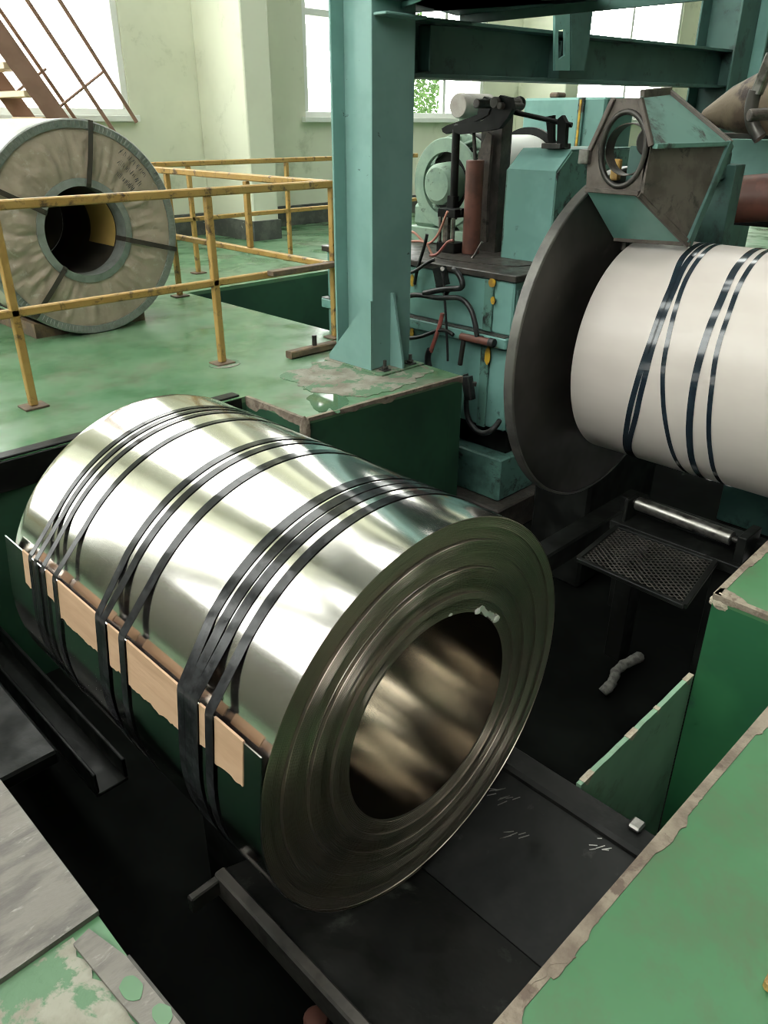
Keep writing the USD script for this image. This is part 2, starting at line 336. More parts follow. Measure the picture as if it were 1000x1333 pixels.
for lo, hi in BACK: kk += 1; window(kk, 'y', lo, hi, YB, 1, 3 if kk == 3 else 2, ROWS)
for lo, hi in LEFT: kk += 1; window(kk, 'x', lo, hi, XL, -1, 4, [LSILL, 5.9, 7.85, LTOP])
for a, b in SKY:          # skylight strips in the roof
    kk += 1; w = thing(f'window_{kk}', kind='structure')
    obj('window_frame', [bx(a - .05, a + .05, SKY0, SKY1, ZC - .02, ZC + .25), bx(b - .05, b + .05, SKY0, SKY1, ZC - .02, ZC + .25), bx(a, b, SKY0, SKY0 + .08, ZC, ZC + .25), bx(a, b, SKY1 - .08, SKY1, ZC, ZC + .25)], 'frame_white', w)
    ys = np.linspace(SKY0, SKY1, 6)
    for y in ys[1:-1]: obj('glazing_bar', bx(a + .051, b - .051, y - .04, y + .04, ZC + .02, ZC + .2), 'frame_white', w)
    for i in range(5): obj('pane', bx(a + .051, b - .051, ys[i] + .041, ys[i + 1] - .041, ZC + .1, ZC + .106, .001), 'pane', w)
obj('ground', [bx(-60, 90, YB + .31, 90, -.8, -.4), bx(-60, XL - .31, -40, YB + .3, -.8, -.4)], 'outside_ground', kind='structure')

# ------------------------------------------------------------------ worn edges of the floor (children of the floor)
def worn(a, b, w, seed, side=.03, m='concrete_worn', lo=.0, zt=.0025):
    """chipped strip along the edge a-b (solid to the right of a->b), on top and over the arris"""
    a, b = np.array(a, float), np.array(b, float); n = max(8, int(np.linalg.norm(b - a) / .012)); t = np.linspace(0, 1, n)
    d = (b - a) / np.linalg.norm(b - a); nr = np.array([d[1], -d[0]])
    s = np.linalg.norm(b - a) * t
    e = w * np.clip(meshkit.fbm(np.stack([s * 6.5, 0 * s, 0 * s + seed], 1), 6, seed) * 3.4 - 1.2 + lo, 0.05, 1.5)
    base = a + (b - a) * t[:, None]
    obj('worn_edge', prism(Polygon(np.vstack([base - nr * .003, (base + nr * e[:, None])[::-1]])).buffer(0), 'z', -.02, zt), m, fl)
    h = side * np.clip(meshkit.fbm(np.stack([s * 6, 0 * s + 5, 0 * s + seed], 1), 5, seed + 3) * 2.6 - .7 + lo, .05, 1.5)
    V = []
    for k in range(n):
        p = base[k]; V += [(*(p - nr * .004), .002), (*(p - nr * .004), -h[k]), (*(p + nr * .02), -h[k]), (*(p + nr * .02), .002)]
    Fc = []
    for k in range(n - 1):
        for i in range(4):
            A, Bq, C, D = 4 * k + i, 4 * k + (i + 1) % 4, 4 * k + 4 + (i + 1) % 4, 4 * k + 4 + i
            Fc += [(A, Bq, C), (A, C, D)]
    mm = trimesh.Trimesh(V, Fc, process=False); mm.fix_normals()
    obj('chipped_arris', mm, m, fl)
worn((.9, .4545), (2.48, .4400), .03, 3, .015, lo=-.1)
worn((.42, .459), (.97, .4535), .055, 9, .016, lo=.25, zt=.0034)
worn((2.48, .442), (2.48, .82), .05, 5, .035, lo=.1)
worn((2.48, .82), (3.06, .84), .03, 8, .02)
worn((3.862, 3.15), (2.588, 3.235), .022, 12, .03)
worn((2.588, 3.235), (2.587, 3.80), .02, 14, .05)
worn((.33, .9), (.33, .47), .1, 15, .05, lo=.3)
# knocked-off corners
def blob(c, r, seed, n=2):
    s = trimesh.creation.icosphere(n, 1.0); v = np.array(s.vertices)
    s.vertices = v * (.75 + .5 * meshkit.fbm(v * 2.2 + 9, 4, seed))[:, None] * np.asarray(r) + np.asarray(c); return s
obj('broken_corner', blob((2.592, 3.242, -.07), (.03, .03, .085), 3, 3), 'concrete_worn', fl)
obj('broken_corner', blob((2.496, .79, -.03), (.022, .045, .034), 4, 3), 'concrete_pale', fl)
# steel edging and cover plates round the pit
e = thing('steel_edging', 'dark steel edging strip along the pit rim left of the bright coil', 'edging')
obj('flat_strip', bx(.33, 2.56, 3.822, 3.90, .0, .012), 'saddle_steel', e)
obj('down_leg', bx(.34, 2.56, 3.80, 3.812, -.16, -.002), 'black_oily', e)
obj('cover_plate', prism([(-1.2, 1.176), (.126, 1.178), (.333, 1.182), (.327, 1.7), (.33, 3.75), (-1.2, 3.75)], 'z', .0, .014), 'plate_steel', label='scratched grey steel cover plate on the floor in the lower left corner', cat='plate')
e = thing('angle_iron', 'bent grey angle iron edging the broken concrete in the lower left corner', 'angle iron')
obj('top_flange', prism([(.262, 1.15), (.30, 1.16), (.326, 1.05), (.334, .86), (.33, .62), (.28, .62), (.285, .86), (.272, 1.0)], 'z', .002, .012), 'plate_steel', e)
obj('side_flange', prism([(.326, 1.05), (.332, 1.05), (.34, .86), (.336, .62), (.33, .62), (.334, .86)], 'z', -.09, .012), 'dark_steel', e)
obj('paint_patch', prism(shapely.MultiPoint(blob((.302, .985, 0), (.018, .028, .01), 6).vertices[:, :2]).convex_hull, 'z', .012, .0135), 'floor_green', e, label='flake of green paint')
obj('paint_patch', prism(shapely.MultiPoint(blob((.318, .90, 0), (.016, .022, .01), 8).vertices[:, :2]).convex_hull, 'z', .012, .0135), 'floor_green', e, label='flake of green paint')
obj('bare_patch', prism(Polygon(np.vstack([[(-.6, 1.172), (.27, 1.172)], np.array(jag((.27, 1.16), (.30, .55), .06, seed=4)), [(-.6, .55)]])).buffer(0), 'z', -.015, .002), 'concrete_dirty', fl)

# ------------------------------------------------------------------ the bright steel coil in front
CXc, CZc, RO, RI, Y0, Y1 = 1.2216, .0788, .567, .302, 1.04, 2.385
coil = thing('steel_coil', 'bright polished steel coil lying on the black saddle in the foreground', 'steel coil', loc=(CXc, 1.7, CZc - RO))
cc = (CXc, 0, CZc)
obj('outer_wrap', lathe([(RO, Y0 + .002), (RO, Y0 + .006)] + [(RO, y) for y in np.linspace(Y0 + .03, Y1 - .03, 6)] + [(RO, Y1 - .004), (RO - .004, Y1)], cc, n=240), 'coil_steel', coil, True)
prof = []; r = RI; yo = 0.; k = 0
steps = {.345: -.007, .365: .011, .40: -.007, .432: .010, .47: -.006, .505: .009, .54: -.006}
while r < RO - .003:
    for s, d in steps.items():
        if r <= s < r + .0046: yo += d
    amp = .0017 if any(abs(r - q) < .017 for q in (.325, .385, .415, .487)) else .0007     # proud, loosely wound turns
    j = rng.normal(0, .00025)
    prof += [(r, Y0 + yo + j), (r + .0009, Y0 + yo + j - amp), (r + .0030, Y0 + yo + j - amp), (r + .0041, Y0 + yo + j + .0002)]
    r += .0046
prof += [(RO - .002, Y0 + .0008), (RO, Y0 + .003)]
obj('end_face', lathe(prof, cc, n=200), 'coil_edge', coil, 25)
obj('end_face', lathe([(RI, Y1 - .002), (RO - .004, Y1)], cc, n=120), 'coil_edge', coil, 25)
obj('bore', lathe([(RI, Y0 + .001), (RI, Y0 + .01), (RI, 1.4), (RI, 1.8), (RI, Y1 - .002)], cc, n=200), 'coil_bore', coil, True)
PHE = math.radians(157.)
PHT = math.radians(174.6)
def spiral(ph, extra=0.):      # the loose outer end of the strip leaves the coil as a straight tangent and ends PHT - PHE further on
    ph = np.asarray(ph, float); return (RO + .0015) / np.cos(np.clip(PHT - ph, 0, .5)) + extra
def polar(rad, ph, y): return np.stack([CXc + rad * np.cos(ph), np.full_like(ph, y) if np.ndim(y) == 0 else y, CZc + rad * np.sin(ph)], 1)
ph = np.linspace(PHE, math.radians(268), 60)
obj('loose_tail', ribbon(polar(spiral(ph), ph, (Y0 + Y1) / 2 + .003), (0, 1, 0), Y1 - Y0 + .014, .0035), 'coil_steel', coil, 30, label='loose outer end of the strip')
def strap_path(y, ytail, lift=.0075):
    p1 = np.radians(np.linspace(-75, 140, 110)); A = polar(RO + .0016, p1, y)
    e1 = polar(np.array([spiral(PHE, lift)]), np.array([PHE - .012]), ytail)[0]
    mid = np.array([A[-1] + (e1 - A[-1]) * t for t in np.linspace(.12, .96, 10)])
    p2 = np.radians(np.linspace(157.6, 262, 50)); yy = np.full(50, ytail)
    t2 = np.clip((p2 - math.radians(172)) / .5, 0, 1)
    B = polar(np.array([spiral(q, lift) for q in p2]) - (lift - .003) * t2, p2, yy)
    return np.vstack([A, mid, e1[None], B])
STR = [(2.196, 2.188, .021), (2.158, 2.150, .021), (2.116, 2.098, .021), (2.022, 2.020, .022), (1.782, 1.752, .027), (1.735, 1.724, .027), (1.632, 1.622, .03),
       (1.372, 1.338, .032), (1.329, 1.312, .031), (1.292, 1.284, .03), (1.236, 1.222, .03)]
for y, yt, w in STR:
    obj('strap', ribbon(strap_path(y, yt), (0, 1, 0), w, .0016), 'strap_steel', coil, 40)
sc = [(.62, 0.), (.80, .03), (1., .045), (1.12, .07)]
tp = np.radians(np.linspace(38, 58, 12)); tw = polar(np.full(12, RI + .012) + .004 * rng.normal(0, 1, 12), tp, Y0 - .003)
obj('paper_scrap', [ribbon(tw, (.6, 0, .8), .016, .003), blob(tw[0], (.014, .006, .011), 2), blob(tw[-1], (.012, .006, .009), 5), blob(polar(np.array([RI + .004]), np.radians(np.array([80.])), Y0)[0], (.008, .004, .004), 8)], 'white_tape', coil, 40, label='torn white scrap stuck to the rim of the bore')
# cardboard edge protectors under the straps
pads = [((2.205, 2.255), .115, 'narrow tan cardboard pad at the far end of the bright coil tail'), ((2.035, 2.088), .085, 'short torn tan cardboard pad between the far straps of the bright coil'),
        ((1.768, 2.006), .125, 'wide tan cardboard pad between far and middle strap groups of the bright coil'), ((1.642, 1.706), .125, 'narrow tan cardboard pad between the middle straps of the bright coil'),
        ((1.356, 1.604), .135, 'widest tan cardboard pad between middle and near strap groups of the bright coil'), ((1.238, 1.268), .115, 'thin tan cardboard pad between the near straps of the bright coil'),
        ((1.098, 1.206), .125, 'tan cardboard pad at the near end of the bright coil tail')]
for q, ((ya, yb), hgt, lab) in enumerate(pads):
    n = max(4, int((yb - ya) / .008)); ys = np.linspace(ya, yb, n + 1); V = []; rows_ = 14
    for i, y in enumerate(ys):
        hh = hgt * (1.06 - .16 * meshkit.fbm(np.array([[y * 55, q, 0]]), 5, 5)[0])
        for j in range(rows_):
            if j < 4:   # folded over the strip's edge, lying inside the tail
                s = (3 - j) / 3; p_ = PHE + .006 - .006 * (j == 3) + s * .03; rad = spiral(PHE + s * .03, -.006)
                if j == 3: rad = spiral(PHE, -.003)
            elif j == 4: p_, rad = PHE - .009, spiral(PHE, 0)
            else:
                s = (j - 5) / (rows_ - 6); p_ = PHE - .004 + s * hh / .59; rad = spiral(PHE + s * hh / .59, .0042)
            V.append(polar(np.array([rad]), np.array([p_]), float(y))[0])
    V = np.array(V); Fc = []
    for i in range(n):
        for j in range(rows_ - 1):
            a = i * rows_ + j; b = a + rows_; Fc += [(a, b, b + 1), (a, b + 1, a + 1)]
    sh = trimesh.Trimesh(V, Fc, process=False); nr = np.array(sh.vertex_normals); c0 = V.mean(0) - np.array([CXc, 0, CZc])
    V2 = V - nr * .0022; o = len(V); F2 = [(a + o, c + o, b + o) for a, b, c in Fc]
    bd = [(i * rows_ + 0, (i + 1) * rows_ + 0) for i in range(n)] + [((i + 1) * rows_ + rows_ - 1, i * rows_ + rows_ - 1) for i in range(n)] + [(j + 1, j) for j in range(rows_ - 1)] + [(n * rows_ + j, n * rows_ + j + 1) for j in range(rows_ - 1)]
    for a, b in bd: F2 += [(a, b + o, b), (a, a + o, b + o)]
    mm = trimesh.Trimesh(np.vstack([V, V2]), Fc + F2, process=False); mm.fix_normals()
    obj('cardboard_pad', mm, 'cardboard', smooth=40, label=lab, cat='cardboard pad', group='cardboard pads along the coil tail')

# ------------------------------------------------------------------ saddle of the coil car
sd = thing('coil_saddle', 'black oily steel saddle cradling the bright coil over the pit', 'coil saddle', loc=(CXc, 1.2, -1.3))
SL, SLB = math.tan(math.radians(20)), -.5295
def vplate(x0, x1, y0, y1, t=.04):
    z = lambda x: SLB + SL * abs(x - CXc)
    return hull([(x, y, z(x) - e) for x in (x0, x1) for y in (y0, y1) for e in (0, t)])
obj('left_wing', [vplate(CXc - .50, CXc - .002, .20, 1.345)], 'saddle_steel', sd)
obj('left_wing', [vplate(CXc - .34, CXc - .002, 1.35, 2.30)], 'saddle_steel', sd)
obj('right_wing', [vplate(CXc + .002, CXc + .42, .20, 2.30)], 'saddle_steel', sd)
obj('edge_bar', bx(CXc - .535, CXc - .50, .2, 1.345, -.42, -.332, .006), 'dark_steel', sd)
obj('end_bar', bx(CXc - .62, CXc - .50, 1.32, 1.345, -.40, -.345, .004), 'dark_steel', sd)
obj('edge_bar', bx(1.60, 1.70, .52, 1.55, -.44, -.365, .012), 'saddle_steel', sd)
obj('stop_block', bx(1.655, 1.70, .60, .64, -.364, -.345, .006), 'bare_steel', sd)
obj('pedestal', bx(1.0, 1.5, .7, 2.0, -1.3, -.575, .02), 'black_oily', sd)
g = np.random.default_rng(5)
for cx_, cy_, n_, ln in ((1.545, .985, 9, .05), (1.47, .87, 5, .035), (1.575, .665, 6, .03)):      # bright scuffs scraped into the oily plate
    for k in range(n_):
        x = cx_ + g.uniform(-.02, .02); y = cy_ + g.uniform(-.035, .035); x2, y2 = x + g.uniform(-.012, .012) - ln * .5, y + ln * g.uniform(.3, .7)
        zf = lambda q: SLB + SL * (q - CXc) + .0006
        obj('scuff', ribbon([(x, y, zf(x)), ((x + x2) / 2, (y + y2) / 2, zf((x + x2) / 2)), (x2, y2, zf(x2))], (.7, .7, .2), .0028, .001), 'bare_steel', sd)

# things in the pit
obj('pit_shelf', [bx(.332, .64, 2.28, 3.79, -.56, -.5, .01), bx(.34, .40, 2.3, 3.7, -1.3, -.57, .01)], 'black_oily', label='dark oily plate shelf on the left wall of the pit', cat='shelf')
obj('channel_beam', [bx(.78, .92, 2.42, 3.79, -.95, -.935), bx(.78, .795, 2.42, 3.79, -.93, -.83), bx(.905, .92, 2.42, 3.79, -.93, -.83), bx(.80, .90, 3.6, 3.7, -1.3, -.951)], 'black_oily', label='dark channel beam crossing the pit behind the cardboard pads', cat='beam')
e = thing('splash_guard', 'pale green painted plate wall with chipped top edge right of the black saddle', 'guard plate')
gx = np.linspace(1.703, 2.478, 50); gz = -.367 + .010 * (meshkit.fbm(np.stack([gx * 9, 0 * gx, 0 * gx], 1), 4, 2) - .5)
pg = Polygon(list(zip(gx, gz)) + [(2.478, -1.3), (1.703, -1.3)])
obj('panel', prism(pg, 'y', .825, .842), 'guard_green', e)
for k, (x0, x1) in enumerate(((2.42, 2.478), (2.00, 2.06), (1.72, 1.78), (2.2, 2.22))):
    xx = np.linspace(x0, x1, 12); zz = np.interp(xx, gx, gz); dz = .022 * np.sin(np.linspace(0, PI, 12)) * (.6 + meshkit.fbm(np.stack([xx * 80, 0 * xx, 0 * xx], 1), 3, k))
    obj('bare_chip', prism(Polygon(list(zip(xx, zz + .002)) + list(zip(xx[::-1], (zz - dz)[::-1]))).buffer(0), 'y', .8235, .8435), 'concrete_pale', e)
# roller and mesh tray under the white coil
ro = thing('guide_roller', 'short dark steel roller in a frame under the white coil', 'roller', loc=(3.53, 1.4, -1.3))
obj('roller', rod((3.545, 1.66, -.30), (3.52, 1.14, -.30), .036, 28, .1), 'bare_steel', ro, 40)
obj('axle', rod((3.547, 1.72, -.30), (3.517, 1.08, -.30), .014), 'dark_steel', ro, 40)
obj('bracket', bx(3.48, 3.60, 1.68, 1.70, -.40, -.27), 'black_oily', ro)
obj('bracket', bx(3.48, 3.66, 1.06, 1.105, -.40, -.26), 'black_oily', ro)
obj('frame', [bx(3.45, 3.70, 1.05, 1.75, -.45, -.40), bx(3.62, 3.70, .95, 1.8, -.42, -.33)], 'black_oily', ro)
for y in (1.1, 1.6): obj('leg', bx(3.52, 3.64, y, y + .1, -1.3, -.451), 'black_oily', ro)
mt = thing('mesh_tray', 'dark expanded metal mesh tray hanging below the guide roller', 'mesh tray', loc=(3.2, 1.4, -.45))
Q = [np.array(p) for p in ((3.00, 1.66, -.42), (3.40, 1.68, -.40), (3.42, 1.16, -.40), (2.98, 1.10, -.42))]
wires = []
def onq(u, v): return (Q[0] * (1 - u) + Q[1] * u) * (1 - v) + (Q[3] * (1 - u) + Q[2] * u) * v
NW = 15
for s in (1, -1):
    for k in range(-NW, NW * 2):
        pts = []
        for t in (0, 1):
            pass
        u0 = k / NW; a, b = (u0, 0.), (u0 + s * 1.0, 1.)
        ts = [0., 1.]
        lo_, hi_ = 0., 1.
        for lim in (0., 1.):
            tt = (lim - a[0]) / (b[0] - a[0])
            if (b[0] > a[0]) == (lim == 0.): lo_ = max(lo_, tt)
            else: hi_ = min(hi_, tt)
        if hi_ - lo_ > .02:
            P0, P1 = (onq(a[0] + (b[0] - a[0]) * t, t) for t in (lo_, hi_)); wires.append(tube([P0, (P0 + P1) / 2, P1], .0032, 5))
obj('mesh_wires', wires, 'dark_steel', mt, kind='stuff')
for a, b in ((0, 1), (1, 2), (2, 3), (3, 0)): obj('frame_bar', bar(Q[a], Q[b], .028, .022), 'black_oily', mt)
for q in (Q[1], Q[2] + [0, .1, 0]): obj('hanger', [bar(q + [.012, -.05, -.01], q + [.047, -.05, -.02], .03, .03)], 'black_oily', mt)
rp = [at(786, 900, z=-1.26), at(800, 882, z=-1.25), at(808, 868, z=-1.25), at(822, 860, z=-1.25), at(832, 855, z=-1.255)]
P_ = spline(rp, 6); obj('rag', tube(P_ + rng.normal(0, .004, P_.shape), .018 + .022 * meshkit.fbm(P_ * 14, 3, 4), 10), 'ash_rag', smooth=60, label='twisted grey rag lying at the bottom of the dark pit', cat='rag')
obj('pit_beam', [bx(2.6, 4.1, 1.85, 1.98, -.62, -.5, .01), bx(2.6, 2.7, 1.87, 1.96, -1.3, -.621), bx(4.0, 4.1, 1.87, 1.96, -1.3, -.621)], 'black_oily', label='black oily beam across the pit below the large disc', cat='beam')
obj('pipe_stub', rod((.74, .99, -1.3), (.74, .99, -.62), .035), 'red_brown', smooth=40, label='rusty pipe end standing in the pit at the bottom of the picture', cat='pipe')
obj('kick_plate', [bx(1.17, 1.5, -.1, .135, .0, .03, .006)], 'yellow_paint', label='yellow painted plate corner on the green floor at the lower right', cat='plate')

def puddle(c, rx, ry, seed, label, rot=.6):
    a = np.linspace(0, 2 * PI, 90, endpoint=False); r = .35 + 1.1 * meshkit.fbm(np.stack([np.cos(a) * 1.6, np.sin(a) * 1.6, 0 * a + seed], 1), 4, seed)
    x, y = rx * r * np.cos(a), ry * r * np.sin(a); P = np.stack([c[0] + x * math.cos(rot) - y * math.sin(rot), c[1] + x * math.sin(rot) + y * math.cos(rot)], 1)
    obj('water_puddle', prism(Polygon(P).buffer(0), 'z', .0005, .0022), 'puddle', label=label, cat='puddle')
puddle((2.93, 3.43), .30, .12, 3, 'shiny wet puddle near the platform corner reflecting the window', .9)
puddle((3.35, 3.42), .09, .05, 6, 'small wet puddle beside the column base near the wall edge', .2)

# ------------------------------------------------------------------ recoiler reel with the white coil
WX, WZ, WR = 3.755, .448, .543
reel = thing('recoiler_reel', 'large dark round backing disc of the reel holding the white coil', 'reel', loc=(WX, 2.1, -1.3))
wc = (WX, 0, WZ)
obj('backing_disc', lathe([(.18, 2.065), (.84, 2.065), (.845, 2.068), (.845, 2.105), (.18, 2.105)], wc, n=160, closed=True), 'disc_steel', reel, 30)
obj('disc_rim', lathe([(.846, 2.06), (.856, 2.06), (.86, 2.064), (.86, 2.11), (.856, 2.114), (.846, 2.114)], wc, n=160, closed=True), 'rim_steel', reel, 30)
obj('hub', lathe([(.0, .50), (.15, .50), (.17, .52), (.17, 2.0), (.24, 2.02), (.24, 2.06)], wc, n=64), 'dark_steel', reel, 30)
obj('shaft', rod((WX + .03, 2.115, WZ), (WX + .03, 2.42, WZ), .2, 40), 'dark_steel', reel, 40)
obj('bearing_housing', bx(4.02, 4.9, 2.2, 2.62, -1.3, .12, .02), 'black_oily', reel)
obj('bearing_cap', bx(3.8, 4.6, 2.25, 2.5, .121, .75, .05), 'black_oily', reel)
wcoil = thing('white_coil', 'white coated coil on the reel at the right with blue black straps', 'white coil', loc=(WX, 1.3, WZ - WR))
obj('coil_body', lathe([(.26, 1.95), (WR - .004, 1.95), (WR, 1.945)] + [(WR, y) for y in np.linspace(1.9, .66, 6)] + [(WR, .625), (WR - .004, .62), (.26, .62)], wc, n=200, closed=True), 'white_coil', wcoil, 30)
WST = [([(-285, 1.70), (60, 1.665), (110, 1.644), (136, 1.594), (158, 1.583), (177, 1.597), (201, 1.635), (232, 1.70), (250, 1.72)], .027),
       ([(60, 1.635), (116, 1.604), (136, 1.576), (153, 1.566), (171, 1.566), (193, 1.585), (228, 1.672), (250, 1.70)], .026),
       ([(60, 1.60), (125, 1.556), (146, 1.525), (156, 1.511), (170, 1.494), (185, 1.467), (206, 1.434), (235, 1.41), (255, 1.40)], .021),
       ([(60, 1.41), (116, 1.382), (138, 1.356), (153, 1.350), (171, 1.343), (191, 1.335), (212, 1.331), (238, 1.331), (255, 1.331)], .031),
       ([(60, 1.36), (124, 1.322), (143, 1.298), (158, 1.286), (176, 1.262), (195, 1.246), (211, 1.235), (240, 1.23), (255, 1.23)], .021),
       ([(60, .98), (124, .955), (158, .94), (195, .93), (240, .93), (255, .93)], .031)]
for pts, w in WST:
    pts = [p for p in pts if p[0] > 0]; a = np.array([p[0] for p in pts], float); y = np.array([p[1] for p in pts])
    from scipy.interpolate import PchipInterpolator
    f_ = PchipInterpolator(a, y); q = np.linspace(a[0], a[-1], 90); qa = np.radians(q)
    P = np.stack([WX + (WR + .0016) * np.cos(qa), f_(q), WZ + (WR + .0016) * np.sin(qa)], 1)
    obj('strap', ribbon(P, (0, 1, 0), w, .0018), 'strap_blue', wcoil, 40)

# press arm above the white coil: a welded box with a round hub hole
arm = thing('press_arm', 'teal and brown welded press arm with a round hole above the white coil', 'press arm', loc=(3.6, 1.9, 1.0))
xa = 3.30
A_, B_, C_, D_, E_, F_ = (at(*p, x=xa) for p in ((800, 128), (765, 204), (763, 247), (832, 252), (848, 190), (834, 128)))
yF = D_[1] - .02
yG = yF - .11
H_ = at(951, 187, y=yG); I_ = at(926, 240, y=yG); J_ = at(896, 318, y=yG); K_ = at(800, 312, y=B_[1] - .05); G_ = at(872, 121, y=A_[1]); Fb = at(836, 125, y=A_[1] - .005)
def hole_plate(outline, ctr, ry, rz, t):
    ang = np.linspace(0, 2 * PI, 48, endpoint=False)
    p = Polygon([q[1:] for q in outline]).difference(Polygon([(ctr[0] + ry * math.cos(a), ctr[1] + rz * math.sin(a)) for a in ang])); return prism(p, 'x', xa, xa + t)
hc = at(811, 195, x=xa)[1:]
hpl = obj('hub_plate', hole_plate([A_, B_, C_, D_, E_, F_], hc, .105, .145, .03), 'brown_steel', arm)
an = np.linspace(0, 2 * PI, 41)
obj('hub_ring', tube([(xa + .0, hc[0] + .105 * math.cos(a), hc[1] + .145 * math.sin(a)) for a in an], .012, 8, False), 'dark_steel', hpl, 60)
obj('hub_sleeve', lathe([(.1, 3.332), (.104, 3.332), (.104, 3.40), (.1, 3.40)], (0, hc[0], hc[1]), 'x', 40, True), 'brown_steel', arm, 30)
nrm = np.array([0, 1, 0])
obj('top_panel', plate([E_ + [0, -.02, 0], H_, G_, Fb], .016, (0, .75, -.65)), 'teal_grimy', arm)
spn = obj('side_panel', hull(np.vstack([np.array([E_ * [1, 0, 1] + [0, yF, 0], H_, I_, J_, D_ * [1, 0, 1] + [0, yF, 0]]), np.array([E_ * [1, 0, 1] + [0, yF + .016, 0], H_ + [0, .016, 0], I_ + [0, .016, 0], J_ + [0, .016, 0], D_ * [1, 0, 1] + [0, yF + .016, 0]])])), 'brown_steel', arm)
obj('lower_panel', plate([C_, D_, J_, K_], .016, (.6, 0, .8)), 'teal', arm)
obj('edge_strip', bar(K_ + [0, 0, .004], J_ + [0, -.01, .004], .022, .022), 'brown_steel', arm)
obj('edge_strip', bar(C_, D_, .02, .02), 'brown_steel', arm)
obj('edge_strip', bar(D_, J_, .022, .03), 'brown_steel', arm)
obj('edge_strip', bar(H_, J_, .05, .02, up=(0, 1, 0)), 'teal_dark', arm)
obj('edge_strip', bar(E_ + [0, -.02, 0], H_, .02, .02), 'teal_grimy', arm)
obj('edge_strip', bar(F_, E_, .02, .02), 'brown_steel', arm)
obj('edge_strip', bar(A_, B_, .03, .02), 'brown_steel', arm)
obj('edge_strip', bar(Fb, G_, .02, .05), 'brown_steel', arm)
obj('edge_strip', bar(G_, H_, .03, .03), 'brown_steel', arm)
obj('lug', bx(xa - .03, xa + .01, B_[1] - .02, B_[1] + .03, B_[2] - .03, B_[2] + .03), 'bare_steel', arm, label='bright square lug')
for p in ((855, 182), (862, 184), (872, 183), (882, 184), (901, 178)):
    q = at(*p, y=yF + .03); obj('bolt_head', rod(q + [0, .03, -.02], q + [0, -.012, .008], .008, 8), 'black_oily', spn)
obj('bolt_head', rod(K_ + [.05, -.03, -.05], K_ + [.05, -.03, -.01], .016, 8), 'dark_steel', arm)
obj('pivot_arm', [bar((3.60, hc[0] - .02, hc[1] - .1), (4.55, hc[0] + .12, hc[1] - .1), .12, .16), bx(4.5, 4.62, hc[0], hc[0] + .2, .8, 1.3)], 'teal_dark', arm)
obj('inner_web', bx(3.66, 3.68, A_[1] - .24, A_[1] + .10, 1.08, 1.40), 'teal_dark', arm)
obj('inner_boss', rod((3.45, hc[0] - .03, hc[1] + .03), (3.655, hc[0] - .03, hc[1] + .03), .06, 24), 'grease', arm, 40)
yt = at(800, 221, x=3.47)
obj('yellow_tag', bx(3.47, 3.50, yt[1] - .022, yt[1] + .022, yt[2] - .045, yt[2] + .045, .006), 'yellow_paint', arm, label='small yellow block inside the round hole')

# machine parts to the right, behind the white coil
fr = thing('mill_frame', 'teal machine frame boxes behind the white coil at the right edge', 'machine frame', loc=(5.6, 2., -1.3))
def bpx(x, px0, px1, py0, py1, d=.25):   # a box whose near face lies in the plane x, given by its seen corners
    a, b = at(px0, py0, x=x), at(px1, py1, x=x); c = at(px1, py0, x=x)
    return bx(x, x + d, b[1], a[1], min(b[2], c[2]), max(a[2], c[2]))
obj('post', bpx(5.6, 872, 908, 180, 250), 'teal_grimy', fr)
obj('cross_box', bpx(5.5, 922, 1030, 182, 236), 'teal', fr)
obj('upper_rail', bpx(5.55, 905, 1030, 174, 182), 'dark_steel', fr)
obj('shadow_box', bpx(5.8, 880, 1040, 232, 300), 'black_oily', fr)
obj('column', [bx(5.7, 5.95, .9, 2.0, -1.3, .75)], 'teal_dark', fr)
a, b = at(925, 262, x=5.3), at(1020, 256, x=5.3)
obj('deflector_roll', rod(a, b + (b - a) * .6, .14, 32), 'red_brown', smooth=40, label='brown roll with worn surface behind the white coil at the right edge', cat='roll')
rc = at(976, 262, x=5.3)
a, b = at(912, 153, x=5.2), at(1008, 131, x=5.2)
obj('canvas_duct', tube([a, a + (b - a) * .06, a + (b - a) * .5, b + (b - a) * .2, b + (b - a) * 1.0, b + (b - a) * 1.3 + [0, 0, .5], b + (b - a) * 1.3 + [0, 0, 2.6]], [.01, .04, .13, .21, .25, .25, .25], 20), 'canvas_tan', smooth=50, label='dirty tan flexible duct rising to the right edge under the green beam', cat='duct')
lk = thing('clamp_latch', 'dark clamp latch beside the tan duct at the right edge', 'latch', loc=tuple(at(990, 150, x=4.6)))
obj('body', tube(spline([at(984, 118, x=4.6), at(978, 150, x=4.6), at(990, 180, x=4.6)], 6), .035, 10), 'dark_steel', lk, 50)
obj('pin', rod(at(975, 150, x=4.55), at(1005, 148, x=4.65), .03), 'brown_steel', lk)
obj('arm_plate', bar(at(985, 122, x=4.6), at(1006, 70, x=4.6), .06, .05), 'bare_steel', lk)

